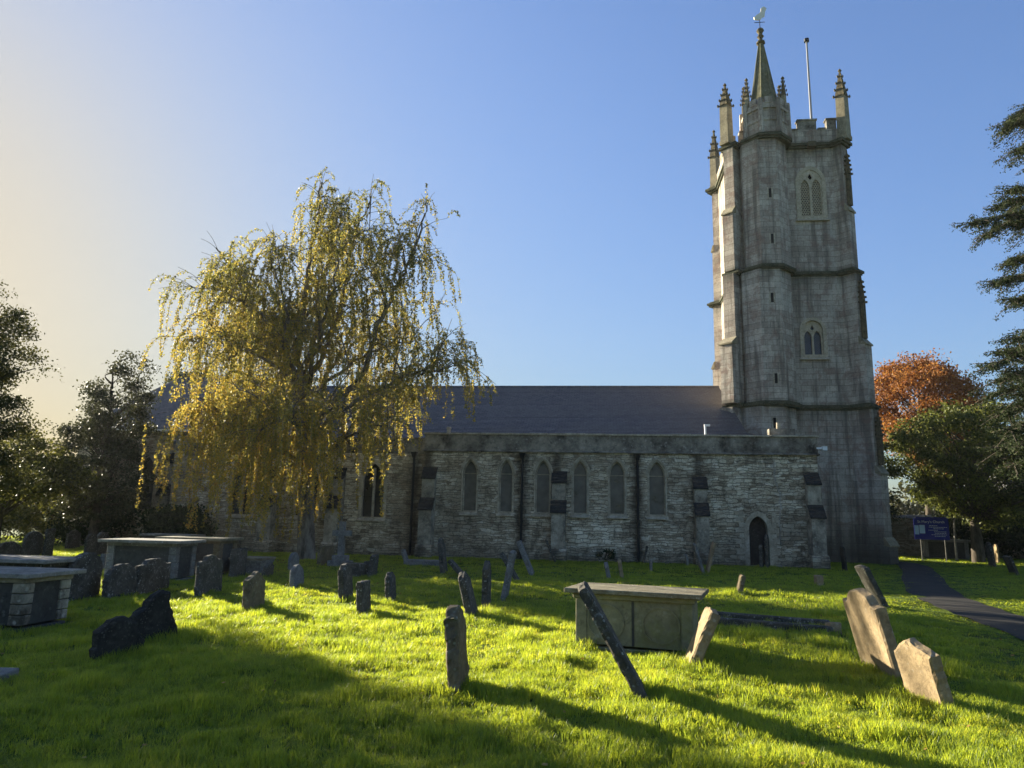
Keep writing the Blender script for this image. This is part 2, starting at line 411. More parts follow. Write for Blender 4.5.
me = bpy.data.meshes.new('path'); me.from_pydata(pv, [], pf)
t = NT('asphalt'); co = t.coord(); b = t.noise(co, 40, 4, .7); a = t.noise(co, 1.5, 4)
M['asphalt'] = t.fin(t.mix(t.mr(a,.3,.7), (.030,.028,.024), (.055,.050,.042)), .9, t.bump(b, .5, .01), .15)
tag(link('path', me, M['asphalt'], smooth=True), kind='structure')
pathpts = np.array([(p.x, p.y) for p in sm])

# ------------------------------------------------------------------ church
CH = empty('parish_church', O, -TH, 'long grey rubble stone church with slate roof and tall pinnacled west tower behind the graves', 'church')
def part(mb, name, mat, parent=CH, **k): return mb.build(name, M[mat], parent, **k)

# south aisle wall with lancets and small door
lanc = [(-7.43,.33),(-5.78,.31),(-4.12,.33),(-2.46,.33),(-.83,.35),(.90,.37)]
holes = [arch(c, a, 2.02, 3.75, 4.40) for c, a in lanc]
door_h = arch(5.12, .40, .05, 1.55, 2.12)
aisle = holed('aisle_wall', [(-9.5,-.2),(7.7,-.2),(7.7,4.72),(-9.5,4.72)], holes+[door_h], 0, .55, M['rubble'], CH)
part(MB().box(7.15,7.698,.55,6.2,-.2,4.72), 'aisle_end_wall', 'rubble')
part(MB().box(-9.6,7.75,.0,.42,4.80,5.50), 'parapet', 'cope')
cb = MB(); x = -9.66
while x < 7.6:
    L = random.uniform(.7,1.1); x2 = min(x+L, 7.82); cb.box(x+.006, x2-.006, -.07, .48, 5.50, 5.59+random.uniform(-.012,.014)); x = x2
part(cb, 'coping', 'dress', bevel=.012)
part(MB().prism([(-.12,4.72),(-.12,4.76),(-.03,4.805),(.4,4.805),(.4,4.72)], -9.65, 7.8), 'string_course', 'cope')
def lancet(c, a, zs, zsp, zap, mull=False):
    out = arch(c, a+.055, zs-.06, zsp, zap+.065); inn = arch(c, a-.015, zs+.02, zsp, zap-.03)
    fr = holed('window', out, [inn], -.025, .16, M['dress'], CH)
    fr_in = holed('frame', arch(c, a-.012, zs+.02, zsp, zap-.03), [arch(c, a-.06, zs+.06, zsp, zap-.1)], .17, .24, M['dress'], fr)
    gl = MB(); gl.prism(arch(c, a, zs, zsp, zap-.01), .26, .28, 'y'); gl.build('pane', M['glass'], fr)
    br = MB().box(c-a+.02, c+a-.02, .20, .215, zsp-.02, zsp+.01)
    br.build('glazing_bar', M['dress'], fr)
    # hood mould
    hm = MB(); o1 = arch(c, a+.13, zsp-.05, zsp, zap+.15)[1:]; o2 = arch(c, a+.06, zsp-.05, zsp, zap+.07)[1:]
    prof = o1+[(c-a-.22,zsp-.05)]
    n = len(o1)
    for i in range(n-1): hm.add([(o1[i][0],-.09,o1[i][1]),(o1[i+1][0],-.09,o1[i+1][1]),(o2[i+1][0],-.09,o2[i+1][1]),(o2[i][0],-.09,o2[i][1]),
                                 (o1[i][0],0.01,o1[i][1]),(o1[i+1][0],0.01,o1[i+1][1]),(o2[i+1][0],0.01,o2[i+1][1]),(o2[i][0],0.01,o2[i][1])],
                                [(0,1,2,3),(0,4,5,1),(3,2,6,7),(0,3,7,4),(1,5,6,2)])
    hm.build('hood_mould', M['dress'], fr)
    sl = MB().prism([(-.10,zs-.16),(-.10,zs-.12),(.0,zs-.04),(.16,zs+.01),(.16,zs-.16)], c-a-.10, c+a+.10)
    sl.build('sill', M['dress'], fr)
    return fr
for c, a in lanc: lancet(c, a, 2.02, 3.75, 4.40)
# door
dr = holed('doorway', arch(5.12,.58,.02,1.55,2.32), [arch(5.12,.385,.04,1.55,2.10)], -.03, .3, M['dress'], CH)
db = MB().prism(arch(5.12,.40,.05,1.55,2.11), .32, .38, 'y'); db.build('door', M['wood'], dr)
# quoins on the east of the door and at the corner crack strip
qb = MB()
for i in range(9):
    z = .25+i*.23; L = .34 if i%2 else .2
    qb.box(4.54-L, 4.535, -.012, .05, z, z+.2)
    qb.box(5.705, 5.71+L*.8, -.012, .05, z, z+.2)
qb.split('quoin', M['dress'], CH)
# buttresses
def buttress(u0, u1, top=3.85, mat='butt', skew=0, pr=(.42,.78), v0=0.02, mid=2.55):
    b = MB(); d1, d2 = pr
    b.prism([(v0,-.2),(v0-d2,-.2),(v0-d2,mid-.45),(v0-d1,mid),(v0-d1,top-.45),(v0,top)], u0, u1)
    if skew: 
        b.v = [(x+skew*(-y), y, z) for x, y, z in b.v]
    o = b.build('buttress', M[mat], CH)
    for (ya, za, yb, zb) in ((v0-d2-.05, mid-.52, v0-d1+.0, mid+.03), (v0-d1-.05, top-.52, v0+.0, top+.03)):
        c = MB()
        for k in range(4):
            f0, f1 = k/4, (k+1)/4
            y0_, z0_ = ya+(yb-ya)*f0, za+(zb-za)*f0; y1_, z1_ = ya+(yb-ya)*f1, za+(zb-za)*f1
            c.prism([(y0_,z0_),(y1_,z1_-.05),(y1_,z1_+.03),(y0_,z0_+.07)], u0-.05, u1+.05)
        c.build('tiled_offset', M['tile'], o)
    pl = MB().prism([(v0,-.2),(v0-d2-.1,-.2),(v0-d2-.1,.42),(v0-d2+.02,.55),(v0,.55)], u0-.07, u1+.07)
    if skew: pl.v = [(x+skew*(-y), y, z) for x, y, z in pl.v]
    pl.build('plinth', M['rubble'], o)
    return o
buttress(-3.68, -3.08); buttress(2.45, 2.98, 3.7); buttress(7.12, 7.66, 3.95); buttress(-9.55, -8.98, 3.95)
# rainwater pipes
for u in (-10.03, -5.05, .06):
    p = MB(); p.frus(10, u, -.12, 0, .055, 4.45, .055)
    for z in (.4,1.6,2.9,4.1): p.frus(10, u, -.12, z, .075, z+.07, .075)
    o = part(p, 'drainpipe', 'iron')
    h = MB().frus(4, u, -.14, 4.40, .09, 4.66, .2, math.pi/4); h.build('hopper_head', M['iron'], o)
# transept wall left of the aisle and chancel
tw = [(-12.0,.52),(-15.2,.55),(-18.4,.55)]
holed('transept_wall', [(-22.0,-.2),(-9.502,-.2),(-9.502,4.62),(-22.0,4.62)], [arch(c,a,1.68,3.3,4.18) for c,a in tw], .25, .8, M['rubble'], CH)
part(MB().box(-22.0,-9.605,.24,.6,4.62,5.36), 'transept_parapet', 'cope')
for c, a in tw:
    fr = holed('window', arch(c,a+.14,1.58,3.3,4.34), [arch(c,a-.02,1.7,3.3,4.15)], .22, .4, M['dress'], CH)
    MB().box(c-.05,c+.05,.3,.42,1.7,3.95).build('mullion', M['dress'], fr)
    MB().prism(arch(c,a,1.68,3.3,4.17), .48, .5, 'y').build('pane', M['darkglass'], fr)
    MB().prism([(.12,1.5),(.12,1.55),(.25,1.66),(.4,1.66),(.4,1.5)], c-a-.16, c+a+.16).build('sill', M['dress'], fr)
    MB().box(c-.5,c+.5,.40,.415,2.6,2.63).build('glazing_bar', M['iron'], fr)
buttress(-13.95, -13.35, 3.9, v0=.27); buttress(-17.1, -16.5, 3.9, v0=.27)
holed('chancel_wall', [(-27.6,-.2),(-22.002,-.2),(-22.002,5.8),(-27.6,5.8)], [arch(-24.2,.5,1.8,3.6,4.5)], 1.5, 2.1, M['rubble'], CH)
part(MB().prism([(1.5,-.2),(17.5,-.2),(17.5,5.8),(9.5,9.9),(1.5,5.8)], -27.602, -28.1), 'chancel_gable', 'rubble')
fr = holed('window', arch(-24.2,.64,1.7,3.6,4.66), [arch(-24.2,.48,1.82,3.6,4.47)], 1.47, 1.65, M['dress'], CH)
MB().prism(arch(-24.2,.5,1.8,3.6,4.49), 1.72, 1.74, 'y').build('pane', M['darkglass'], fr)
buttress(-23.0, -22.4, 4.6, v0=1.52, mid=3.0); buttress(-26.6, -26.0, 4.6, v0=1.52, mid=3.0)
g_ = MB().box(-27.9,-19.7,1.28,1.42,5.70,5.82); part(g_, 'eaves_gutter', 'white')
part(MB().box(-22.0,-19.7,1.5,2.0,5.36,5.8), 'upper_wall', 'rubble')
# roofs
def slope(u0, u1, ya, za, yb, zb, th, name, rows=True):
    m = MB(); n = int(math.hypot(yb-ya, zb-za)/.2)
    L = math.hypot(yb-ya, zb-za); ny, nz = -(zb-za)/L, (yb-ya)/L
    pr = []
    for i in range(n):
        f0, f1 = i/n, (i+1)/n
        y0_, z0_ = ya+(yb-ya)*f0, za+(zb-za)*f0; y1_, z1_ = ya+(yb-ya)*f1, za+(zb-za)*f1
        pr += [(y0_+ny*.022, z0_+nz*.022), (y1_+ny*.004, z1_+nz*.004)]
    pr += [(yb, zb-th), (ya, za-th)]
    m.prism(pr, u0, u1); return part(m, name, 'slate')
slope(-22.5, 5.28, .55, 5.12, 9.5, 9.50, .15, 'nave_roof')
part(MB().prism([(9.5,9.50),(18.3,5.0),(18.3,4.8),(9.5,9.3)], -22.5, 5.28), 'north_roof', 'slate')
slope(-28.3, -19.6, 1.30, 5.84, 9.5, 10.02, .15, 'chancel_roof')
part(MB().prism([(9.5,10.02),(17.8,5.8),(17.8,5.6),(9.5,9.85)], -28.3, -19.6), 'chancel_north_roof', 'slate')
part(MB().prism([(1.3,5.7),(9.5,9.86),(17.7,5.6),(17.7,4.5),(1.6,4.5)], -19.72, -19.85), 'roof_gable', 'rubble')
rd = MB(); x = -22.4
while x < 5.2: rd.prism([(9.36,9.47),(9.5,9.60),(9.64,9.47)], x, min(5.27,x+.44)); x += .45
part(rd, 'ridge_tiles', 'slate'); rd = MB(); x = -28.3
while x < -19.8: rd.prism([(9.36,9.99),(9.5,10.12),(9.64,9.99)], x, x+.44); x += .45
part(rd, 'ridge_tiles', 'slate')
part(MB().box(-28,-9,17.3,17.8,-.2,4.9).box(-9,5.2,17.6,18.1,-.2,4.9), 'north_wall', 'rubble')
# small things on the aisle roof
o = part(MB().frus(8, 3.15, .75, 5.3, .045, 6.1, .045).box(3.1,3.36,.70,.80,6.06,6.15), 'vent_pipe', 'white')
part(MB().frus(8, -9.0+.35, .75, 5.3, .12, 5.85, .09).frus(8, -8.65,.75,5.85,.13,5.95,.10), 'chimney_pot', 'dress')
part(MB().prism([(1.3,5.1),(6.2,5.1),(6.2,6.6)], 5.3, 7.15), 'vestry_roof', 'slate')
part(MB().box(5.9,7.0,.6,1.0,5.55,5.95), 'chimney_stack', 'cope')
part(MB().frus(8, 6.35,.8,5.95,.1,6.25,.085), 'chimney_pot', 'dress')
o = MB().box(7.7,7.95,-.02,.1,5.0,5.08).box(7.93,8.12,-.1,.12,4.94,5.12); part(o, 'floodlight', 'white')
# corner crack of mortar (pale, wavy)
cr = MB(); px_ = 5.95; z = .9; 
while z < 4.5:
    px_ += random.uniform(-.05,.05)-.0; cr.box(px_, px_+random.uniform(.03,.10), -.008, .02, z, z+.13); z += .125
part(cr, 'mortar_repair', 'lightash')

# ------------------------------------------------------------------ tower
A0, A1, B0, B1 = 5.9, 11.7, 6.3, 11.6
stg = [(-.2,7.65,.12),(7.9,15.0,.05),(15.25,22.55,0)]
belf = [arch(10.04,.62,18.45,20.5,21.25)]
low = [arch(9.70,.52,10.6,12.0,12.55)]
def ring(z0, z1, e, name='tower_stage', hs=()):
    # front wall may have openings; the other three faces are plain boxes
    a0, a1, b0, b1 = A0-e, A1+e, B0-e, B1+e
    o = holed(name, [(a0,z0),(a1,z0),(a1,z1),(a0,z1)], list(hs), b0, b0+.6, M['ashlar'], CH)
    bm = MB().box(a0,a0+.6,b0+.6,b1,z0,z1).box(a1-.6,a1,b0+.6,b1,z0,z1).box(a0+.6,a1-.6,b1-.6,b1,z0,z1)
    bm.build('side_walls', M['ashlar'], o)
    return o
ring(*stg[0]); ring(*stg[1], hs=low); ring(*stg[2], hs=belf)
part(MB().box(A0+.6,A1-.6,B0+.7,B1-.6,22.3,22.6), 'tower_roof', 'slate')
# stair turret (octagonal, on the south face)
TU, TV = 7.28, 6.15
def octa(mb, z0, r0, z1, r1): return mb.frus(8, TU+ .024*(z0-8), TV, z0, r0, z1, r1, math.pi/8)
tz = MB()
for z0, z1, r in ((-.2,7.65,1.48),(7.9,15.0,1.38),(15.25,22.5,1.28)): tz.frus(8, TU+.024*(z0-8), TV, z0, r, z1, r, math.pi/8)
turret = part(tz, 'stair_turret', 'ashlar')
sl = MB()
for z in (6.8, 9.1, 13.4, 16.7, 19.3):
    e = 7.65 if z < 7.7 else (15 if z < 15.1 else 23)
    r = 1.48 if z < 7.7 else (1.38 if z < 15.1 else 1.28); zz = -.2 if z < 7.7 else (7.9 if z < 15.1 else 15.25)
    yy = TV-r*math.cos(math.pi/8); uu = TU+.024*(zz-8)+.08
    o = MB().box(uu-.07,uu+.07,yy-.004,yy+.05,z-.26,z+.26); o.build('slit_window', M['dark'], turret)
    f_ = MB().box(uu-.15,uu-.075,yy-.012,yy+.03,z-.32,z+.32).box(uu+.075,uu+.15,yy-.012,yy+.03,z-.32,z+.32)
    f_.split('slit_surround', M['dress'], turret)
# string courses round body, buttresses and turret
BUT = {0:(1.15,.82,.42), 1:(.62,.6,.40), 2:(.42,.3,.34)}
def diag(cx, cy, sx, sy, z0, z1, d, hw, mb):
    # diagonal buttress box
    a = math.atan2(sy, sx); Mx = Matrix.Translation((cx, cy, 0)) @ Matrix.Rotation(a, 4, 'Z')
    mb.box(-.5, d, -hw, hw, z0, z1, Mx)
corners = [(A0,B0,-1,-1),(A1,B0,1,-1),(A0,B1,-1,1),(A1,B1,1,1)]
stages0 = [(-.2,.9,1.28,.46),(.9,4.4,1.08,.40),(4.4,7.65,.88,.38),(7.9,11.1,.78,.37),(11.1,15.0,.52,.34),(15.25,18.6,.42,.33),(18.6,22.55,.26,.31)]
for ci, (cx, cy, sx, sy) in enumerate(corners):
    m = MB(); w_ = MB()
    kx = 1.6 if ci == 0 else (.6 if ci == 2 else 1)
    stages = [(a_, b_, d_*kx, h_) for a_, b_, d_, h_ in stages0]
    for z0, z1, d, hw in stages: diag(cx, cy, sx, sy, z0, z1, d, hw, m)
    for i, (z0, z1, d, hw) in enumerate(stages[:-1]):
        dn = stages[i+1][2]; a = math.atan2(sy, sx)
        if z1 in (7.65, 15.0): continue
        Mx = Matrix.Translation((cx, cy, 0)) @ Matrix.Rotation(a, 4, 'Z')
        # sloping weathering prism: profile in (x,z)
        w_.prism([(dn-.02,z1-.02),(d+.07,z1-.08),(d+.07,z1),(dn+.02,z1+.38),(dn-.02,z1+.38)], -hw-.05, hw+.05, 'y', Mx)
    o = m.build('corner_buttress', M['lightash' if ci in (0,1) else 'ashlar'] if False else M['ashlar'], CH)
    w_.split('weathering', M['pinn'], o)
    # attached crocketed pinnacle shafts on the buttress ends
    a = math.atan2(sy, sx); Mx = Matrix.Translation((cx, cy, 0)) @ Matrix.Rotation(a, 4, 'Z')
    for zb, zt_, d in () if ci in (0, 2) else ((4.8,7.5,.93),(11.4,14.9,.57),(18.9,22.2,.31)):
        d = d*kx
        p = MB(); p.box(d-.02,d+.18,-.12,.12,zb,zb+(zt_-zb)*.55,Mx); p.frus(4,d+.08,0,zb+(zt_-zb)*.55,.17,zt_,.03,math.pi/4,Mx)
        for k in range(5):
            z = zb+(zt_-zb)*(.55+.4*k/5); r = .2-.13*k/5
            for q in range(4):
                an = q*math.pi/2+math.pi/4; p.box(d+.08+r*math.cos(an)-.045,d+.08+r*math.cos(an)+.045,r*math.sin(an)-.045,r*math.sin(an)+.045,z,z+.1,Mx)
        p.build('attached_pinnacle', M['crocket'], o)
def band(z, h, out, e, br, tr, mat='mossy'):
    m = MB(); 
    for (zz0, zz1, ex) in ((z, z+h*.35, out*.55),(z+h*.35, z+h*.75, out),(z+h*.75, z+h, out*.3)):
        m.box(A0-e-ex, A1+e+ex, B0-e-ex, B1+e+ex, zz0, zz1)
        for cx, cy, sx, sy in corners: diag(cx, cy, sx, sy, zz0, zz1, br+ex, .36+ex, m)
        m.frus(8, TU+.024*(z-8), TV, zz0, tr+ex, zz1, tr+ex, math.pi/8)
    # merge overlaps by offsetting sub solids very slightly
    k = 0
    out_v = []
    for i in range(0, len(m.v)): out_v.append(m.v[i])
    m.v = out_v
    return part(m, 'string_course', mat)
def band2(z, h, out, e, br, tr, mat):
    # each solid gets its own tiny height change so no two faces share a plane
    m = MB(); j = 0
    for (zz0, zz1, ex) in ((z, z+h*.35, out*.55),(z+h*.35, z+h*.75, out),(z+h*.75, z+h, out*.3)):
        m.box(A0-e-ex, A1+e+ex, B0-e-ex, B1+e+ex, zz0, zz1)
        for cx, cy, sx, sy in corners:
            j += 1; diag(cx, cy, sx, sy, zz0-.003*j/4-.002, zz1+.003*j/4+.002, br+ex, .36+ex, m)
        m.frus(8, TU+.024*(z-8), TV, zz0-.006, tr+ex, zz1+.006, tr+ex, math.pi/8)
    return part(m, 'string_course', mat)
band2(7.64,.30,.17,.06,.80,1.44,'mossy'); band2(14.98,.30,.17,.0,.46,1.34,'mossy'); band2(22.50,.36,.20,.0,.28,1.30,'mossy')
MB().box(9.95,10.35,B0-.42,B0-.1,22.45,22.75).build('gargoyle', M['crocket'], CH)
# parapet with merlons
def par(name, u0, u1, y0, y1, crenels):
    m = MB().box(u0,u1,y0,y1,22.84,23.66)
    o = part(m, name, 'ashlar')
    for a, b, h in crenels:
        mm = MB().box(a,b,y0+.003,y1-.003,23.66,24.22)
        mm.box(a-.05,b+.05,y0-.05,y1+.05,24.22,24.31); mm.build('merlon', M['cope'], o)
    cp = MB(); cu = u0
    ed = sorted(crenels); segs = []; x = u0
    for a, b, h in ed:
        if a-x > .1: segs.append((x, a-.052))
        x = b+.052
    if u1-x > .1: segs.append((x, u1))
    for a, b in segs: cp.box(a, b, y0-.05, y1+.05, 23.66, 23.74)
    if cp.v: cp.build('coping', M['cope'], o)
    # blind panelling ribs
    rb = MB(); x = u0+.25
    while x < u1-.1: rb.box(x,x+.07,y0-.03,y0+.01,22.95,23.58); x += .42
    rb.box(u0+.1,u1-.1,y0-.032,y0+.01,22.88,22.95); rb.build('blind_panelling', M['ashlar'], o)
    return o
par('tower_parapet', A0+.42, A1-.05, B0-.02, B0+.3, [(8.62,8.82,0),(9.55,10.55,0),(11.1,11.62,0)])
par('tower_parapet', A0+.02, A1-.02, B1-.3, B1, [(6.3,7.3,0),(8.3,9.3,0),(10.3,11.0,0)])
for uu in (A0-.02, A1-.28):
    m = MB().box(uu,uu+.3,B0+.302,B1-.302,22.84,23.66)
    o = part(m, 'tower_parapet', 'ashlar')
    for y in (7.3,9.1): MB().box(uu+.003,uu+.297,y,y+.95,23.66,24.25).build('merlon', M['cope'], o)
# pinnacles
def pinnacle(u, v, z0, zs, zt_, r=.30, rot=0, name='pinnacle', n=4, parent=CH):
    m = MB(); m.frus(n,u,v,z0,r*1.12,z0+.25,r*1.12,rot); m.frus(n,u,v,z0+.25,r,zs,r*.92,rot)
    o = m.build(name, M['pinn'], parent)
    s = MB(); s.frus(n,u,v,zs,r*1.02,zt_,.035,rot)
    H_ = zt_-zs; K = 4
    for k in range(K):
        f = k/K; z = zs+H_*f; rr = (r*1.02)*(1-f)+.05
        for q in range(n):
            an = rot+q*2*math.pi/n; cx, cy = u+rr*math.cos(an), v+rr*math.sin(an); b_ = (.07 if r > .2 else .045)*(1-f*.45)
            s.frus(5,cx,cy,z-.02,b_*.6,z+.08,b_,0); s.frus(5,cx,cy,z+.08,b_,z+.16,b_*.3,0)
    s.frus(6,u,v,zt_-.1,.05,zt_-.02,.11); s.frus(6,u,v,zt_-.02,.11,zt_+.1,.03)
    s.build('crocketed_spirelet', M['crocket'], o)
    return o
pinnacle(5.60, 6.12, 22.8, 25.2, 26.6, .37, 0)
pinnacle(11.95, 6.12, 22.8, 25.45, 27.15, .37, 0)
pinnacle(5.85, 11.65, 22.8, 25.0, 26.9, .34, 0)
pinnacle(11.85, 11.65, 22.8, 25.0, 26.9, .34, 0)
# turret crown: panelled octagonal stage, small pinnacles, spirelet
cu = 7.72; tc = MB().frus(8,cu,TV,22.8,1.27,24.75,1.2,math.pi/8)
tcr = part(tc, 'turret_crown', 'ashlar')
rb = MB(); tp = MB()
for q in range(8):
    an = math.pi/8+q*math.pi/4; x_, y_ = cu+1.24*math.cos(an), TV+1.24*math.sin(an)
    rb.frus(5,x_,y_,22.86,.17,24.95,.14)
    a2 = q*math.pi/4; r2 = 1.18*math.cos(math.pi/8); Mx = Matrix.Translation((cu,TV,0)) @ Matrix.Rotation(a2,4,'Z')
    rb.box(r2-.06,r2+.09,-.045,.045,22.95,24.35,Mx); rb.box(r2-.06,r2+.12,-.42,.42,24.35,24.48,Mx); rb.box(r2-.06,r2+.10,-.42,.42,23.62,23.72,Mx)
    tp.box(r2-.22,r2+.045,-.20,.20,24.7,25.08,Mx)
rb.build('panel_ribs', M['ashlar'], tcr); tp.build('battlements', M['ashlar'], tcr)
for q in (3,4,5,6,7,0,1,2):
    an = math.pi/8+q*math.pi/4
    if q in (3, 6, 7, 1, 0, 4) and q in (3,4,7,0): pinnacle(cu+1.08*math.cos(an), TV+1.08*math.sin(an), 24.7, 25.5, 26.6, .15, 0, 'turret_pinnacle', 4, CH)
sp_ = MB().frus(8,cu,TV,24.76,.80,29.15,.12,math.pi/8)
for q in range(8):
    an = math.pi/8+q*math.pi/4
    sp_.tube([(cu+.80*math.cos(an),TV+.80*math.sin(an),24.76),(cu+.12*math.cos(an),TV+.12*math.sin(an),29.15)],[.05,.03],5)
spire = part(sp_, 'spirelet', 'spire')
fn = MB(); prof = [(28.7,.16),(28.76,.26),(28.86,.24),(28.95,.12),(29.1,.11),(29.2,.2),(29.3,.12),(29.45,.13),(29.58,.22),(29.7,.16),(29.75,.05)]
prof = [(a_+.4, b_) for a_, b_ in prof]
for i in range(len(prof)-1): fn.frus(8,cu,TV,prof[i][0],prof[i][1],prof[i+1][0]+.001,prof[i+1][1])
fn.build('finial', M['crocket'], spire)
vane = MB().tube([(cu,TV,30.1),(cu,TV,30.95)],[.025,.02],6).box(cu-.3,cu+.3,TV-.012,TV+.012,30.54,30.57)
vo = part(vane, 'weathervane', 'iron')
ck = MB(); body = [(-.28,30.28),(-.1,30.22),(.06,30.24),(.2,30.4),(.3,30.42),(.34,30.72),(.44,30.95),(.28,31.1),(.12,30.98),(.1,30.75),(-.02,30.62),(-.12,30.58),(-.2,30.48),(-.3,30.42)]
ck.prism([(cu+a-.02,b+.48) for a,b in body], TV-.03, TV+.03, 'y'); ck.build('cockerel', M['gold'], vo)
# flagpole and the pinnacle at its foot
fp = MB().frus(10,11.35,9.6,22.6,.09,31.6,.055)
M['pole'] = m_plain('faded_pole_paint', (.34,.33,.33), .6); fo = part(fp, 'flagpole', 'pole')
MB().frus(10,11.35,9.6,31.6,.16,31.78,.16).build('cap', M['iron'], fo)
# tower windows
fr = holed('belfry_window', arch(10.04,.80,18.3,20.5,21.45), [arch(10.04,.60,18.47,20.5,21.23)], B0-.04, B0+.15, M['tracery'], CH)
def louvre_holes(c, a, zs, zsp, zap, nxh=3):
    hs = []; st = 2*a/nxh; z = zs+st*.5; r = 0
    while z < zap-.12:
        off = 0 if r%2==0 else st/2
        k = -nxh
        for k in range(-nxh, nxh+1):
            x_ = k*st+off
            half = a if z < zsp else a*math.sqrt(max(0,1-((z-zsp)/(zap-zsp))**2))
            if abs(x_)+st*.42 < half+.02:
                hs.append([(c+x_+st*.40*math.cos(t_), z+st*.40*math.sin(t_)) for t_ in [i*math.pi/3+math.pi/6 for i in range(6)]])
        z += st*.87; r += 1
    return hs
for c in (9.74, 10.34):
    holed('pierced_stone', arch(c,.265,18.46,20.15,20.75), louvre_holes(c,.25,18.48,20.15,20.72,4), B0+.09, B0+.17, M['tracery'], fr)
holed('tracery', arch(10.04,.61,18.46,20.5,21.24), [arch(9.74,.235,18.5,20.15,20.65), arch(10.34,.235,18.5,20.15,20.65), [(9.92,20.78),(10.04,20.62),(10.16,20.78),(10.04,21.02)]], B0-.0, B0+.085, M['tracery'], fr)
MB().prism(arch(10.04,.615,18.46,20.5,21.24), B0+.5, B0+.52, 'y').build('dark_opening', M['dark'], fr)
MB().prism([(B0-.14,18.18),(B0-.14,18.22),(B0,18.32),(B0+.1,18.32),(B0+.1,18.18)], 9.15, 10.93).build('sill', M['tracery'], fr)
fr = holed('tower_window', arch(9.70,.68,10.48,12.0,12.69), [arch(9.70,.50,10.62,12.0,12.53)], B0-.09, B0+.1, M['tracery'], CH)
holed('tracery', arch(9.70,.51,10.61,12.0,12.54), [arch(9.46,.19,10.68,11.6,11.98), arch(9.94,.19,10.68,11.6,11.98), [(9.6,12.1),(9.7,11.98),(9.8,12.1),(9.7,12.3)]], B0+.05, B0+.15, M['tracery'], fr)
MB().prism(arch(9.70,.515,10.61,12.0,12.54), B0+.2, B0+.22, 'y').build('pane', M['lead'], fr)
MB().prism([(B0-.18,10.36),(B0-.18,10.4),(B0-.05,10.5),(B0+.1,10.5),(B0+.1,10.36)], 8.95, 10.45).build('sill', M['tracery'], fr)

# ------------------------------------------------------------------ gravestones
def profile(style, w, h):
    a = w/2; P = []
    if style == 'round': P = [(-a,-.35),(a,-.35),(a,h-a*.8)]+[(a*math.cos(t),h-a*.8+a*.8*math.sin(t)) for t in np.linspace(.15,math.pi-.15,10)]+[(-a,h-a*.8)]
    elif style == 'shoulder': P = [(-a,-.35),(a,-.35),(a,h*.84),(a*.72,h*.84)]+[(a*.66*math.cos(t),h*.84+(h*.16)*math.sin(t)) for t in np.linspace(.1,math.pi-.1,8)]+[(-a*.72,h*.84),(-a,h*.84)]
    elif style == 'ogee': P = [(-a,-.35),(a,-.35),(a,h*.80),(a*.8,h*.86),(a*.55,h*.86),(a*.35,h*.96),(0,h),(-a*.35,h*.96),(-a*.55,h*.86),(-a*.8,h*.86),(-a,h*.80)]
    elif style == 'flat': P = [(-a,-.35),(a,-.35),(a,h*.985),(a*.3,h),(-a*.4,h*.99),(-a,h*.97)]
    elif style == 'broken': P = [(-a,-.35),(a,-.35),(a,h*.78),(a*.72,h*.82),(a*.6,h*.95),(a*.2,h*.93),(0,h),(-a*.35,h*.97),(-a*.5,h*.88),(-a,h*.90)]
    elif style == 'peak': P = [(-a,-.35),(a,-.35),(a,h*.75),(a*.55,h*.9),(a*.1,h),(-a*.3,h*.93),(-a,h*.82)]
    elif style == 'slope': P = [(-a,-.35),(a,-.35),(a,h*.35),(a*.6,h*.8),(a*.1,h),(-a*.5,h*.95),(-a*.95,h*.66)]
    elif style == 'tri': P = [(-a,-.35),(a,-.35),(a*.98,h*.12),(a*.32,h*.97),(a*.02,h),(-a*.22,h*.93),(-a*.62,h*.70),(-a,h*.42)]
    return P
def stone_mesh(name, style, w, h, t, mat, rough=.006, seed=0):
    P = profile(style, w, h); rd_ = random.Random(seed); D = []
    n = len(P)
    for i in range(n):
        p, q = P[i], P[(i+1)%n]; L = math.hypot(q[0]-p[0], q[1]-p[1]); k = max(1, int(L/.05))
        for j in range(k):
            f = j/k; D.append((p[0]+(q[0]-p[0])*f, p[1]+(q[1]-p[1])*f))
    D = [(x+rd_.gauss(0,rough), z+rd_.gauss(0,rough) if z > 0 else z) for x, z in D]
    cx, cz = 0, h*.45; n = len(D); bv = min(.018, t*.2)
    def inset(p): 
        dx, dz = p[0]-cx, p[1]-cz; L = math.hypot(dx, dz); return (p[0]-dx/L*bv*1.4, p[1]-dz/L*bv*1.4)
    rings = []
    for y, ins in ((-t/2, True), (-t/2+bv, False), (0,False), (t/2-bv, False), (t/2, True)):
        rings.append([( (inset(p) if ins else p)[0]+rd_.gauss(0,rough*.7), y+rd_.gauss(0,rough*.4), (inset(p) if ins else p)[1]+rd_.gauss(0,rough*.7)) for p in D])
    vs = [v for r in rings for v in r]; fs = []
    for r in range(4):
        for i in range(n):
            j = (i+1)%n; fs.append((r*n+i, r*n+j, (r+1)*n+j, (r+1)*n+i))
    fs.append(tuple(range(n-1,-1,-1))); fs.append(tuple(range(4*n, 5*n)))
    mb = MB(); mb.add(vs, fs); return mb
blockers = []
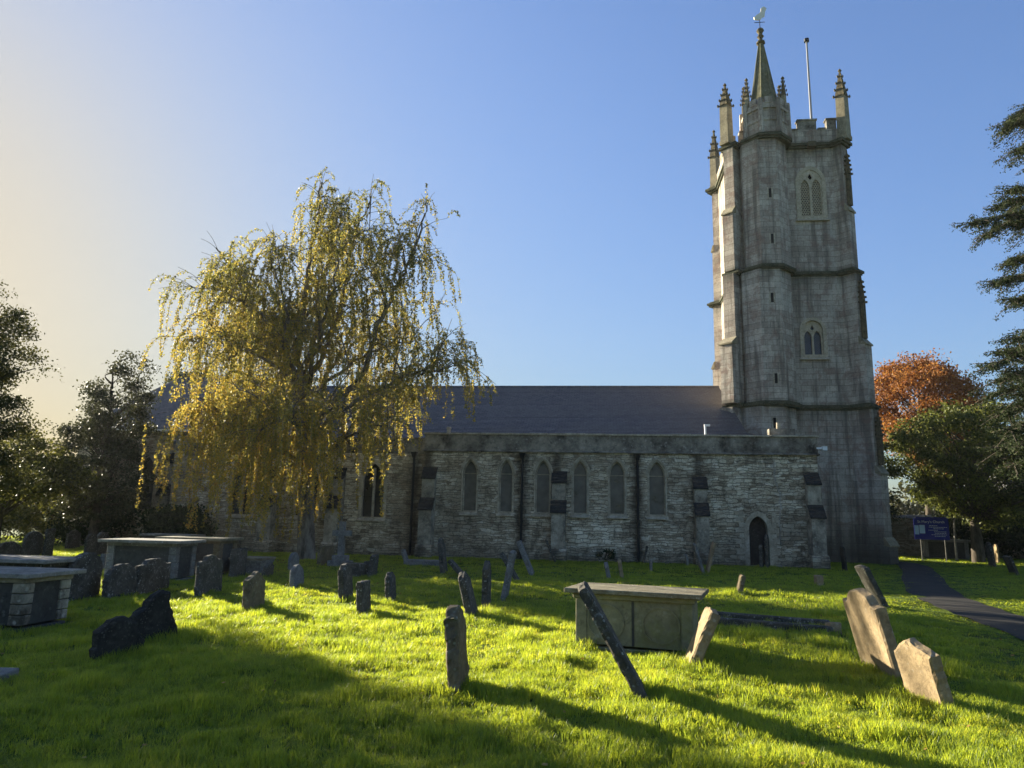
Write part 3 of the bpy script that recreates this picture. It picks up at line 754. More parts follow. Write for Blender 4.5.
def stone(px, py, ph, pw, lean, style, mat, label, t=.11, yaw=0, tilt=0, name='gravestone', cat='gravestone', wm=None, seed=None, rough=.006, group='gravestones standing in the churchyard'):
    p = G(px, py); d = p.y; 
    yw = R_(83+yaw); vx = Vector((math.cos(yw), math.sin(yw))); vd = Vector((p.x, p.y)).normalized()
    s_ = abs(vx.x*vd.y-vx.y*vd.x); c_ = abs(vx.dot(vd))
    h = ph*d/FPX/max(.6, math.cos(R_(lean)))*1.0
    W = wm if wm else (pw*d/FPX-t*c_)/max(s_, .12); W = max(.32, min(W, 1.25))
    mb = stone_mesh(name, style, W, h, t, mat, rough, seed or int(px*31+py))
    o = mb.build(name, M[mat], None); tag(o, label, cat, group)
    o.matrix_world = Matrix.Translation(p) @ Matrix.Rotation(yw, 4, 'Z') @ Matrix.Rotation(R_(lean), 4, 'X') @ Matrix.Rotation(R_(tilt), 4, 'Y')
    blockers.append((p.x, p.y, .12)); return o
ST = [
 (459,687,74,21,-6,'broken','gs_brown','weathered splitting gravestone seen edge-on, in the lit grass at bottom centre',dict(t=.13,wm=.5,rough=.012)),
 (643,697,101,12,-30,'flat','gs_dark','thin dark gravestone leaning steeply left in front of the large chest tomb',dict(t=.10,wm=.55)),
 (690,666,52,12,24,'flat','gs_tan','gravestone leaning right against the right end of the large chest tomb',dict(t=.12,wm=.5)),
 (884,674,77,40,-13,'shoulder','gs_tan','tall sunlit tan gravestone leaning left, at the right of the lawn',dict(t=.13,rough=.003)),
 (932,706,60,42,-14,'peak','gs_tan','short chipped tan gravestone, nearest one at the right edge',dict(t=.13,yaw=12,rough=.0045)),
 (882,607,38,15,-24,'flat','gs_dark','dark gravestone leaning left behind the tall tan one',dict(t=.12,wm=.6)),
 (739,593,17,10,14,'flat','gs_brown','tiny stump of a gravestone leaning right, alone on the lawn below the church door',dict(t=.12,wm=.3)),
 (819,585,9,14,0,'flat','gs_tan','very low square stone block in the grass before the tower',dict(t=.2,wm=.3,name='stone_block',cat='stone block')),
 (703,573,28,6,-16,'flat','gs_grey','left stone of the pair forming a V by the church wall',dict(t=.09,wm=.5)),
 (707,573,30,6,14,'flat','gs_tan','right stone of the pair forming a V by the church wall',dict(t=.09,wm=.5)),
 (768,568,32,10,0,'round','gs_dark','tall dark round-topped gravestone beside the little church door',dict(t=.12,wm=.6,yaw=-20)),
 (762,568,22,8,0,'flat','gs_dark','lower dark gravestone just left of the tall one by the door',dict(t=.12,wm=.45,yaw=-20)),
 (845,571,23,6,-3,'flat','blackstone','slender black gravestone against the foot of the tower',dict(t=.09,wm=.4)),
 (473,617,41,15,-16,'round','gs_dark','dark gravestone leaning left, in front of the upright one at centre',dict(t=.13,wm=.55)),
 (486,607,43,12,0,'peak','gs_dark','upright dark gravestone left of the pale right-leaning one at centre',dict(t=.12,wm=.5)),
 (504,598,46,10,10,'flat','gs_grey','pale gravestone leaning right at centre with a fallen one behind it',dict(t=.11,wm=.5)),
 (519,583,28,6,-33,'flat','gs_dark','dark stone leaning left, crossed by the pale right-leaning one',dict(t=.09,wm=.5)),
 (532,574,31,8,-24,'flat','gs_grey','pale bluish gravestone leaning left below the middle drainpipe',dict(t=.13,wm=.6)),
 (444,573,33,8,-8,'shoulder','gs_dark','tall blue-grey gravestone near the wall, right of the birch',dict(t=.13,wm=.6)),
 (464,577,15,8,-45,'flat','gs_dark','small stone fallen far to the left, right of the tall blue-grey one',dict(t=.10,wm=.5)),
 (407,562,12,9,-22,'flat','gs_grey','small grey stone leaning at the end of the ledger by the buttress',dict(t=.12,wm=.4)),
 (556,563,22,5,-25,'flat','gs_dark','thin slate slab leaning on the church wall by the middle buttress',dict(t=.07,wm=.5)),
 (609,578,15,8,-12,'round','gs_grey','small grey stone with white lichened top behind the large chest tomb',dict(t=.12,wm=.4)),
 (622,579,18,6,-8,'flat','gs_tan','small tan stone right of the white-topped one behind the chest tomb',dict(t=.11,wm=.4)),
 (643,564,17,5,14,'flat','gs_dark','thin dark slab leaning right by the right drainpipe',dict(t=.07,wm=.4)),
 (651,571,10,5,0,'flat','gs_grey','tiny grey stump below the rightmost lancet window',dict(t=.09,wm=.3)),
 (688,566,11,6,-10,'round','slabgrey','tiny whitish stone at the wall foot left of the V pair',dict(t=.10,wm=.3)),
 (346,600,34,17,-6,'shoulder','gs_dark','tall dark shouldered gravestone left of two others before the birch',dict(t=.13,wm=.55)),
 (364,614,31,13,-5,'flat','gs_dark','dark straight gravestone, nearest of the group before the birch',dict(t=.13,wm=.45)),
 (391,600,29,11,-5,'ogee','gs_dark','narrow dark gravestone, rightmost of the group before the birch',dict(t=.12,wm=.45)),
 (297,586,20,17,-5,'round','gs_grey','low grey rounded gravestone casting a shadow to the right, below the birch trunk',dict(t=.12,wm=.62)),
 (293,571,17,14,0,'round','gs_grey','grey rounded gravestone just behind the low grey one below the birch',dict(t=.12,wm=.6)),
 (253,611,37,21,-2,'peak','gs_brown','brown gravestone with a chipped top and sunlit rim, before the low tomb',dict(t=.12)),
 (208,595,36,25,-2,'ogee','gs_dark','lichened scroll-topped gravestone right of the round-topped pair',dict(t=.12)),
 (151,591,33,32,0,'shoulder','gs_dark','wide grey lichened gravestone in front of the tall chest tomb',dict(t=.13)),
 (120,595,30,31,-4,'round','gs_dark','wide dark round-topped gravestone left of the wide grey one',dict(t=.14)),
 (237,577,27,16,0,'flat','gs_dark','dark lichened upright gravestone beside the low tomb',dict(t=.13)),
 (266,578,15,12,14,'slope','gs_dark','small dark stone leaning right at the low tomb corner',dict(t=.11)),
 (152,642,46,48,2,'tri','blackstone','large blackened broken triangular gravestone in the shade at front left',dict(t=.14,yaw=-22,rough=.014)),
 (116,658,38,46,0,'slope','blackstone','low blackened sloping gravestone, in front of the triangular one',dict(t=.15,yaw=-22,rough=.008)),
 (81,600,46,31,0,'round','gs_dark','big dark round-topped gravestone right behind the near chest tomb',dict(t=.14)),
 (109,569,15,18,0,'flat','gs_grey','small broad grey stone left of the tall chest tomb',dict(t=.14)),
 (89,557,22,11,0,'round','gs_dark','left stone of two joined rounded ones left of the tall chest tomb',dict(t=.12)),
 (100,556,23,12,0,'round','gs_dark','right stone of two joined rounded ones left of the tall chest tomb',dict(t=.12)),
 (113,554,16,13,10,'round','gs_dark','rounded gravestone leaning right against the tall chest tomb',dict(t=.12)),
 (31,558,25,18,0,'round','gs_dark','broad rounded gravestone in the dim back row, behind the far slab tomb',dict(t=.12)),
 (47,557,27,8,0,'flat','gs_dark','narrow straight gravestone in the dim back row',dict(t=.12,wm=.4)),
 (8,559,17,30,0,'slope','gs_dark','wide sloping gravestone at the left edge of the back row',dict(t=.13)),
 (72,549,18,13,0,'shoulder','gs_dark','shouldered gravestone in the back row under the dark tree',dict(t=.12)),
 (325,565,18,16,0,'flat','gs_brown','squat brown gravestone just left of the stone cross',dict(t=.13)),
 (372,578,22,9,4,'flat','gs_dark','dark gravestone at the end of the rough kerbed grave by the birch',dict(t=.12)),
 (993,567,24,10,-6,'ogee','gs_dark','dark ornate gravestone at right beyond the path',dict(t=.12,wm=.5)),
 (997,563,18,6,0,'round','gs_tan','small sunlit yellow gravestone beyond the path',dict(t=.10,wm=.45)),
 (1015,575,18,9,-18,'flat','gs_dark','dark gravestone leaning left at the right edge beyond the path',dict(t=.12,wm=.5)),
]
for r in ST:
    k = dict(r[8]); stone(*r[:8], **k)

# stone cross
p = G(340, 566)
c = MB().box(-.35,.35,-.25,.25,-.1,.18).box(-.24,.24,-.17,.17,.18,.36); 
cro = empty('stone_cross', p, R_(-15), 'pale lichened stone cross standing right of the birch trunk', 'cross')
c.build('stepped_base', M['gs_grey'], cro, bevel=.01)
MB().box(-.1,.1,-.07,.07,.36,1.42).box(-.1,.1,-.068,.068,1.42,1.46).box(-.34,-.1,-.067,.067,.98,1.17).box(.1,.34,-.067,.067,.98,1.17).build('cross_shaft', M['gs_grey'], cro, bevel=.008)

# ------------------------------------------------------------------ chest tombs
def tomb(name, c, yaw, L, D, H, label, slabm='slab', body='tomb', over=.13, th=.065, panels='ovals', pil='tomb', cat='chest tomb'):
    o = empty(name, c, R_(yaw), label, cat)
    a, b = L/2, D/2; hb = H-th
    MB().box(-a-.03,a+.03,-b-.03,b+.03,-.15,.04).build('plinth', M[body], o, bevel=.012)
    MB().box(-a,a,-b,b,.07,hb-.07).build('body', M[body], o, bevel=.006)
    MB().box(-a-.05,a+.05,-b-.05,b+.05,hb-.07,hb).build('cornice', M[pil], o, bevel=.012)
    if panels == 'ovals':
        for cx in (-a*.48, a*.48):
            r_ = MB()
            for i in range(28):
                t0 = 2*math.pi*i/28; t1 = 2*math.pi*(i+1)/28
                q = [(cx+rx*math.cos(tt), .07+(hb-.14)*.5+rz*math.sin(tt)) for tt, rx, rz in ((t0,a*.33,.24),(t1,a*.33,.24),(t1,a*.30,.22),(t0,a*.30,.22))]
                r_.prism(q, -b-.024, -b+.002, 'y')
            r_.build('oval_panel', M[body], o)
        MB().box(-.015,.015,-b-.012,-b+.01,.08,hb-.08).build('panel_joint', M['tombdark'], o)
        MB().box(-a-.012,-a+.14,-b-.022,-b+.04,.07,hb-.072).box(a-.14,a+.012,-b-.022,-b+.04,.07,hb-.072).split('pilaster', M[pil], o, bevel=.008)
    if panels == 'pilasters':
        for sx in (-1,1):
            for sy in (-1,1):
                m = MB(); z = .07; n = 4; hh = (hb-.14)/n
                for k in range(n):
                    m.box(*(sorted((sx*(a-.16), sx*(a+.035)))), *(sorted((sy*(b-.16), sy*(b+.035)))), z+.006, z+hh-.006); z += hh
                m.build('corner_pilaster', M[pil], o, bevel=.01)
        MB().box(-a+.17,a-.17,-b-.006,-b+.01,.08,hb-.08).box(a-.01,a+.006,-b+.17,b-.17,.08,hb-.08).build('inscribed_panel', M['tombdark'], o)
    s = MB(); s.box(-a-over,a+over,-b-over,b+over,hb+.002,H); sl_ = s.build('top_slab', M[slabm], o, bevel=.010)
    blockers.append((c[0], c[1], -1, yaw, a+.08, b+.08))
    return o
tomb('chest_tomb', (1.83,10.33,0), -20, 1.55, .78, .80, 'large mossy stone chest tomb with round panels in the middle of the lawn', over=.15)
tomb('chest_tomb', (-7.75,11.05,0), -7, 1.85, .85, .80, 'near chest tomb with smooth grey slab and blocky corner pilasters at the left edge', 'slabgrey', 'tombdark', .17, .07, 'pilasters', 'butt')
tomb('chest_tomb', (-9.35,13.9,0), -7, 1.9, .85, .80, 'chest tomb with pale slab just behind the near left one', 'slabgrey', 'tombdark', .17, .07, 'pilasters', 'gs_dark')
tomb('chest_tomb', (-9.2,18.9,0), -4, 1.75, .95, 1.0, 'tall lichened chest tomb with broad overhanging slab, behind the wide rounded gravestones', 'slabgrey', 'gs_grey', .2, .08, 'pilasters', 'gs_grey')
tomb('chest_tomb', (-8.85,20.9,0), -7, 1.7, .9, 1.02, 'brown chest tomb right behind the tall lichened one', 'slab', 'gs_brown', .16, .08, 'pilasters', 'gs_brown')
tomb('table_tomb', (-7.3,20.9,0), -7, .85, .7, .5, 'low stone tomb with a flat slab under the birch branches', 'slab', 'gs_grey', .08, .07, 'none', 'gs_grey')
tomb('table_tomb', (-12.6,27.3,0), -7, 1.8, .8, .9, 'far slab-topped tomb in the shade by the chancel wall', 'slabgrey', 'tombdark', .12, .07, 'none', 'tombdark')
# kerbed graves and ledgers
def kerb(c, yaw, L, D, h, mat, label, broken=False):
    o = empty('kerbed_grave', c, R_(yaw), label, 'kerbed grave'); a, b = L/2, D/2
    MB().box(-a,a,-b,-b+.14,-.1,h).build('kerb', M[mat], o, bevel=.02)
    MB().box(-a,a*.9,b-.14,b,-.1,h*.95).build('kerb', M[mat], o, bevel=.02)
    MB().box(-a,-a+.14,-b+.14,b-.14,-.1,h*1.02).build('kerb', M[mat], o, bevel=.02)
    Mx = Matrix.Translation((a-.02,0,0)) @ Matrix.Rotation(R_(9),4,'Z') @ Matrix.Rotation(R_(-8),4,'X')
    mb = MB().box(-.1,.08,-b+.05,b+.05,-.1,h*1.05,Mx); mb.build('end_kerb', M['gs_tan' if broken else mat], o, bevel=.02)  # sunlit look of the end kerb put into its colour; broken only picks it
    return o
kerb((4.35,12.35,.02), -28, 2.05, 1.0, .17, 'gs_dark', 'sunken kerbed grave with weeds inside, right of the large chest tomb', True)
p = G(354, 578); kerb((p.x,p.y+.2,p.z), -5, .75, .7, .42, 'gs_dark', 'rough dark kerbed plot beside a headstone under the birch')
p = G(425, 566); o = MB().box(-.75,.75,-.3,.3,-.1,.22).build('ledger_stone', M['gs_grey'], None, bevel=.02); o.location = p; o.rotation_euler = (0,0,R_(-7))
tag(o, 'low flat ledger stone lying in front of the left buttress', 'ledger stone')
p = G(3, 681); o = MB().prism([(-.3,-.12),(.06,-.12),(.10,.10),(-.25,.14)], -.05,.07,'z').build('ledger_stone', M['gs_grey'], None, bevel=.01); o.location = (p.x,p.y,p.z+.03); o.rotation_euler = (R_(6),0,R_(10))
tag(o, 'grey broken slab lying flat in the grass at the bottom left edge', 'ledger stone')

# ------------------------------------------------------------------ right side: sign, box behind, lamp, boundary wall, house
def text(s, size, mat, parent, loc, name='lettering'):
    cu_ = bpy.data.curves.new(name, 'FONT'); cu_.body = s; cu_.size = size; cu_.extrude = .002; cu_.align_x = 'CENTER'
    tmp = bpy.data.objects.new('tmp', cu_); COL.objects.link(tmp); dg = bpy.context.evaluated_depsgraph_get()
    me = bpy.data.meshes.new_from_object(tmp.evaluated_get(dg)); bpy.data.objects.remove(tmp)
    o = link(name, me, mat, parent); o.rotation_euler = (math.pi/2,0,0); o.location = loc; return o
t = NT('sign_blue'); M['blue'] = t.fin((.01,.018,.24), .4)
M['signtext'] = m_plain('sign_lettering', (.62,.66,.8), .5, nz=.05); M['paper'] = m_plain('notice_paper', (.5,.66,.85), .5, nz=.1)
sp0 = G(934, 561); sg = empty('church_notice_board', (sp0.x, sp0.y, 0), R_(-20), 'blue church notice board on two posts with white lettering and pinned paper', 'sign')
for x_ in (-.55, .62): MB().frus(8,x_,0,-.1,.03,2.2,.03).build('post', M['gs_grey'], sg)
MB().box(-.85,.85,-.06,-.03,1.15,2.3).build('board', M['blue'], sg)
MB().box(-.72,.76,-.06,-.03,2.302,2.38).build('top_rail', M['blue'], sg)
text("St Mary's Church", .19, M['signtext'], sg, (0.0,-.066,2.06))
MB().box(-.83,-.62,-.068,-.061,1.42,1.92).box(-.59,-.32,-.068,-.061,1.48,1.94).build('notice', M['paper'], sg)
tl = MB()
for i, (x0, x1) in enumerate([(-.1,.3),(-.12,.78),(.1,.6),(-.15,.3),(.12,.72),(.15,.7),(-.02,.72),(.14,.7)]):
    x = x0; rr = random.Random(i)
    while x < x1-.03:
        L = rr.uniform(.04,.11); tl.box(x, min(x1,x+L), -.065, -.061, 1.90-i*.082, 1.925-i*.082); x += L+.025
tl.build('text_lines', M['signtext'], sg)
bx = at(930, 552, 43.5); 
tomb('chest_tomb', (26.0,43.3,0), -20, 2.2, 1.0, 1.15, 'stone chest tomb standing behind the blue notice board', 'gs_grey', 'gs_grey', .15, .08, 'pilasters', 'gs_grey')
lp = G(957, 561); lamp = empty('lamp_post', (lp.x, lp.y, 0), 0, 'slim lamp post with a white lantern under the yew beside the notice board', 'lamp post')
MB().frus(8,0,0,0,.07,1.6,.05).tube([(0,0,1.5),(.05,0,2.2),(.32,0,2.9),(.35,0,3.3)],[.05,.045,.045,.045],8).build('pole', M['gs_grey'], lamp)
MB().frus(8,.36,0,3.3,.1,3.5,.3).frus(8,.36,0,3.5,.3,3.6,.12).build('lantern', M['white'], lamp)
# boundary wall
bw = MB(); a_ = Vector((17,50,0)); b_ = Vector((52,40,0)); 
ang = math.atan2(b_.y-a_.y, b_.x-a_.x); Lw = (b_-a_).length
wl = MB().box(0,Lw,0,.5,-.2,2.4); o = wl.build('boundary_wall', M['rubble'], None); o.location = a_; o.rotation_euler = (0,0,ang)
tag(o, 'long dark rubble boundary wall behind the trees on the right', 'wall')
c_ = MB().prism([(-.06,2.4),(.56,2.4),(.25,2.62)],0,Lw); c_.build('wall_coping', M['cope'], o)
hs = empty('cottage', (42,52,0), R_(-12), 'pale rendered cottage glimpsed through the branches at the right edge', 'cottage')
M['render'] = m_plain('pale_render', (.55,.55,.54), .9, nz=.08)
holed('front_wall', [(-5,-.1),(5,-.1),(5,5),(-5,5)], [[(-3,3.1),(-1.8,3.1),(-1.8,4.3),(-3,4.3)],[(1.2,3.1),(2.4,3.1),(2.4,4.3),(1.2,4.3)],[(-3,.9),(-1.8,.9),(-1.8,2.2),(-3,2.2)]], 0, .3, M['render'], hs)
MB().box(-5,-4.7,.3,6,-.1,5).box(4.7,5,.3,6,-.1,5).box(-5,5,6,6.3,-.1,5).build('side_walls', M['render'], hs)
MB().prism([(-.3,4.9),(3.15,7.6),(6.6,4.9)],-5.2,5.2).build('roof', M['slate'], hs)
for x_, z_ in ((-2.4,3.7),(1.8,3.7),(-2.4,1.55)): MB().box(x_-.6,x_+.6,.12,.14,z_-.65,z_+.65).build('window', M['darkglass'], hs)

# ------------------------------------------------------------------ trees
def leaf_mesh(name, P, size, mat, parent, flat=0., droop=None, aspect=.6):
    """P: (n,3) centres, size: (n,), random oriented diamond leaves"""
    n = len(P); a = rng.normal(size=(n,3)); 
    if droop is not None: a = a*.55+np.array([0,0,-1])*droop
    a /= np.linalg.norm(a,axis=1)[:,None]
    b = rng.normal(size=(n,3))
    if flat: b[:,2] *= (1-flat); a[:,2] *= (1-flat)
    b -= (b*a).sum(1)[:,None]*a/np.maximum((a*a).sum(1)[:,None],1e-6); b /= np.linalg.norm(b,axis=1)[:,None]
    s = size[:,None]; 
    Vv = np.stack([P-a*s*.5, P+b*s*aspect*.5+a*s*-.05, P+a*s*.5, P-b*s*aspect*.5+a*s*-.05],1).reshape(-1,3)
    me = bpy.data.meshes.new(name); me.vertices.add(4*n); me.vertices.foreach_set('co', Vv.astype(np.float32).ravel())
    me.loops.add(4*n); me.loops.foreach_set('vertex_index', np.arange(4*n, dtype=np.int32))
    me.polygons.add(n); me.polygons.foreach_set('loop_start', np.arange(0,4*n,4,dtype=np.int32)); me.polygons.foreach_set('loop_total', np.full(n,4,dtype=np.int32))
    me.update(calc_edges=True); me.validate()
    return link(name, me, mat, parent)
def spline(P, n=8):
    out = []
    for i in range(len(P)-1):
        p0 = P[max(i-1,0)]; p1 = P[i]; p2 = P[i+1]; p3 = P[min(i+2,len(P)-1)]
        for k in range(n):
            s_ = k/n; out.append(.5*((2*p1)+(p2-p0)*s_+(2*p0-5*p1+4*p2-p3)*s_*s_+(3*p1-p0-3*p2+p3)*s_**3))
    out.append(P[-1]); return out

# -- weeping birch
M['birchleaf'] = m_leaf('birch_leaves', [(.18,(.10,.11,.025)),(.40,(.21,.21,.055)),(.62,(.38,.31,.07)),(.84,(.52,.37,.07)),(.98,(.42,.21,.05))], .6, zg=.022)
M['birchbark'] = m_bark('birch_bark', (.045,.038,.03), (.24,.21,.17), 5)
bb = at(307,560,28); bb.z = 0
birch = empty('weeping_birch', bb, 0, 'large weeping birch with golden autumn leaves in front of the nave', 'tree')
def B(px, py, dy=0): return at(px, py, 28+dy)-bb
tr = MB(); leafP = []; strands = MB()
trunk = spline([Vector((0,0,-.2)), B(306,520), B(307,470), B(309,430,.1), B(300,390)], 5)
tr.tube(trunk, list(np.linspace(.36,.19,len(trunk))), 10)
limbs = [
 ([(300,390,0),(298,345,-.2),(304,295,-.4),(314,235,-.5),(322,182,-.3)], .15),
 ([(301,392,0),(325,350,.6),(343,295,.9),(352,245,.9),(370,196,1.2)], .14),
 ([(308,425,0),(362,375,-.6),(375,330,-.9),(396,288,-1.1),(413,252,-1.2),(427,205,-1.4)], .13),
 ([(302,396,0),(270,345,.7),(249,312,1.1),(236,276,1.2),(216,248,1.2)], .12),
 ([(308,440,0),(350,405,-.9),(395,382,-1.3),(425,372,-1.5),(452,366,-1.7)], .10),
 ([(306,464,0),(272,448,-1.0),(245,430,-1.8),(228,425,-2.2)], .10),
 ([(302,400,0),(270,400,-1.2),(250,405,-2.0),(232,422,-2.4)], .09),
 ([(307,470,0),(345,440,-1.2),(375,425,-2.1),(392,432,-2.6)], .08),
 ([(304,400,0),(290,350,-1.5),(283,300,-2.2),(270,255,-2.6)], .10),
 ([(304,400,0),(320,340,-1.7),(332,290,-2.6),(338,250,-2.8)], .09),
 ([(304,410,0),(285,360,1.8),(262,330,2.8),(230,320,3.2)], .09),
 ([(308,420,0),(330,370,2.0),(360,340,3.2),(395,330,3.8)], .10),
 ([(308,450,0),(300,430,-2.2),(286,420,-3.4),(260,430,-4.2)], .08),
 ([(308,440,0),(325,415,-2.4),(338,405,-3.4),(352,418,-4.0)], .08),
 ([(302,380,0),(318,320,.4),(326,270,.2),(338,228,.4),(345,205,.5)], .10),
 ([(306,455,0),(275,430,1.8),(250,405,2.8),(232,410,3.2)], .08),
]
limbs += [([(300,392,0),(264,352,.5),(232,332,.8),(212,338,.9)], .08), ([(305,402,0),(350,366,.8),(385,346,1.2),(412,342,1.4)], .08),
 ([(300,386,0),(275,332,-1.5),(242,302,-2.2),(212,308,-2.6)], .08), ([(303,398,0),(282,372,-1.8),(250,352,-2.8),(222,362,-3.2)], .08), ([(306,430,0),(330,400,1.5),(365,395,2.5),(400,400,3)], .07)]
tips = []
def twigs(c, rad, i0_, npt):
    n = len(c)
    for i in range(i0_, n):
        for _ in range(npt if i < n*.75 else npt+1):
            if random.random() < .15: continue
            out = Vector((random.gauss(0,1), random.gauss(0,1), random.uniform(-.1,1.1))).normalized()
            if i >= n-2: out = ((c[-1]-c[-3]).normalized()+out*.6).normalized()
            L = random.uniform(.35,1.35)
            q = spline([c[i], c[i]+out*L*.5, c[i]+out*L+Vector((0,0,-.15*L))], 3)
            tr.tube(q, list(np.linspace(max(rad[i]*.35,.012), .006, len(q))), 4); tips.append((c[i], q))
for P, r in limbs:
    c = spline([B(*q) for q in P], 7); n = len(c); rad = [r*(1-.82*i/(n-1))+.008 for i in range(n)]
    for i in range(1,n-1): c[i] += Vector((random.gauss(0,.06),random.gauss(0,.06),random.gauss(0,.04)))
    tr.tube(c, rad, 6); twigs(c, rad, int(n*.35), 1)
    # secondary boughs rising off each limb fill the crown
    for k in range(7):
        i = random.randint(int(n*.22), n-2); out = Vector((random.gauss(0,.8), random.gauss(0,.8), random.uniform(.3,1.3))).normalized(); out = (out+(c[i+1]-c[i]).normalized()*.5).normalized()
        L = random.uniform(1.1,2.6)*(1-.35*i/n); e = c[i]+out*L
        lim = 15.1-abs(e.x+.3)*.75
        if e.z > lim: e.z = lim-random.uniform(0,.8)
        q = spline([c[i], c[i].lerp(e,.5)+Vector((0,0,.2)), e], 5); rq = list(np.linspace(rad[i]*.5+.01, .012, len(q)))
        tr.tube(q, rq, 5); twigs(q, rq, 3, 1)
def strand(p, L, dens, dirn):
    if random.random() < .14 or p.x < -5.3 or (p.z < 7.2 and p.x > .8 and random.random() < .45): return
    if p.x < -4.9: L *= .55
    pts = [p.copy()]; v = dirn.copy(); q = p.copy(); n = max(3, int(L/.22))
    for i in range(n):
        v = v*.62+Vector((0,0,-1))*.38+Vector((random.gauss(0,.06),random.gauss(0,.06),0)); v.normalize(); q = q+v*(L/n); 
        if q.z < .5: break
        pts.append(q.copy())
    if len(pts) < 3: return
    strands.tube(pts, [.006]*len(pts), 3)
    k = int(L*dens)
    for _ in range(k):
        f = (random.random()**.8)*(len(pts)-1.001); i = int(f); a_ = pts[i].lerp(pts[i+1], f-i)
        leafP.append((a_.x+random.gauss(0,.035), a_.y+random.gauss(0,.035), a_.z+random.gauss(0,.03)))
for c0, q in tips:
    hz_ = q[-1].z
    for _ in range(random.choice((1,2,2,3))):
        i = random.randint(1, len(q)-1); d0 = (q[i]-q[i-1]).normalized()*.7+Vector((random.gauss(0,.5),random.gauss(0,.5),random.uniform(-.3,.4)))
        L = random.choice((.5,.8,1.1,1.5,1.9,2.4))*random.uniform(.8,1.2)*(1.0 if hz_ > 7.5 or q[-1].x > 1.9 else 1.6)
        strand(q[i], L, random.uniform(35,75), d0.normalized())
wood = tr.build('trunk', M['birchbark'], birch, smooth=True)
strands.build('twigs', M['birchbark'], birch)
LP = np.array(leafP); leaf_mesh('crown', LP, rng.uniform(.05,.095,len(LP)), M['birchleaf'], birch, droop=.7, aspect=.75)
print('birch leaves', len(LP))

def grow(mb, p, d, L, r, lev, tips_, spread=.6, up=.15, nb=(2,3), seg=4):
    pts = [p.copy()]; rad = [r]; v = d.copy()
    for i in range(seg):
        v = (v+Vector((random.gauss(0,.16),random.gauss(0,.16),random.gauss(0,.12)+up*.3))).normalized(); p = p+v*(L/seg); pts.append(p.copy()); rad.append(r*(1-.55*(i+1)/seg))
    mb.tube(pts, rad, 6 if lev > 1 else 4)
    if lev <= 1: tips_ += pts[1:]
    if lev == 0: return
    for k in range(random.randint(*nb)):
        i = random.randint(seg//2, seg); nd = (v+Vector((random.gauss(0,spread),random.gauss(0,spread),random.gauss(0,spread*.7)+up))).normalized()
        grow(mb, pts[i], nd, L*random.uniform(.62,.85), rad[i]*.62, lev-1, tips_, spread, up, nb, seg)
def tree(name, base, Ht, shape, mat, bark, label, cat='tree', nleaf=30000, ls=(.08,.16), trunk_h=.3, nclump=260, csig=.35, group=None, flat=0, seed=1, tr_r=.22, keep=None):
    """shape: list of ellipsoids (dx,dy,z,rx,ry,rz) that the crown fills; limbs run from the trunk to every clump"""
    random.seed(seed); global rng; rng = np.random.default_rng(seed)
    o = empty(name, base, 0, label, cat, group); mb = MB(); H1 = Ht*trunk_h
    wts = np.array([e[3]*e[4]*e[5] for e in shape]); wts /= wts.sum(); cl = []
    while len(cl) < nclump:
        e = shape[rng.choice(len(shape), p=wts)]; v = rng.normal(size=3); v /= np.linalg.norm(v); r = rng.uniform(.35,1)**.5
        cl.append((e[0]+v[0]*e[3]*r, e[1]+v[1]*e[4]*r, e[2]+v[2]*e[5]*r))
    top = max(c[2] for c in cl); tk = [Vector((0,0,-.2))]
    zz = np.linspace(.1, 1, 7)
    for f in zz: tk.append(Vector((random.gauss(0,.08)*f, random.gauss(0,.08)*f, top*.88*f)))
    tk = spline(tk, 3); mb.tube(tk, [tr_r*(1-.9*i/(len(tk)-1))+.015 for i in range(len(tk))], 8)
    LPs = []
    for ci, c in enumerate(cl):
        c = Vector(c); hz = math.hypot(c.x, c.y); z0 = max(H1*.8, c.z-hz*.7-.4); 
        st_ = min(tk, key=lambda q: abs(q.z-z0))
        if ci % 3 == 0:
            mid = st_.lerp(c, .5)+Vector((random.gauss(0,.2),random.gauss(0,.2),.15*hz*.3))
            q = spline([st_, mid, c], 4); mb.tube(q, list(np.linspace(tr_r*.22,.012,len(q))), 4)
        k = int(nleaf/nclump*rng.uniform(.5,1.5)); sg_ = csig*rng.uniform(.6,1.3)
        P_ = np.clip(rng.normal(size=(k,3)),-1.7,1.7)*np.array([sg_,sg_,sg_*.55])+np.array(c); LPs.append(P_)
    LP_ = np.concatenate(LPs); LP_ = LP_[LP_[:,2] > .15]
    mb.build('trunk', bark, o, smooth=True)
    leaf_mesh('crown', LP_, rng.uniform(*ls, len(LP_)), mat, o, flat=flat)
    return o
M['bark'] = m_bark('brown_bark', (.035,.028,.02), (.11,.09,.07))
M['l_oak'] = m_leaf('olive_leaves', [(.2,(.028,.035,.012)),(.5,(.06,.065,.022)),(.85,(.11,.10,.03))], .35)
M['l_dark'] = m_leaf('dark_evergreen', [(.2,(.012,.020,.009)),(.5,(.026,.040,.015)),(.85,(.055,.07,.022))], .25, .9)
M['l_yew'] = m_leaf('yew_leaves', [(.2,(.035,.05,.012)),(.5,(.09,.11,.022)),(.85,(.22,.23,.05))], .45)
M['l_beech'] = m_leaf('orange_leaves', [(.2,(.10,.05,.016)),(.5,(.26,.09,.026)),(.85,(.40,.20,.05))], .5)
M['l_shrub'] = m_leaf('yellow_green_leaves', [(.2,(.035,.04,.012)),(.5,(.09,.095,.022)),(.85,(.2,.19,.05))], .45)
M['l_grey'] = m_leaf('grey_green_leaves', [(.2,(.022,.028,.014)),(.5,(.05,.055,.028)),(.85,(.10,.10,.05))], .3)
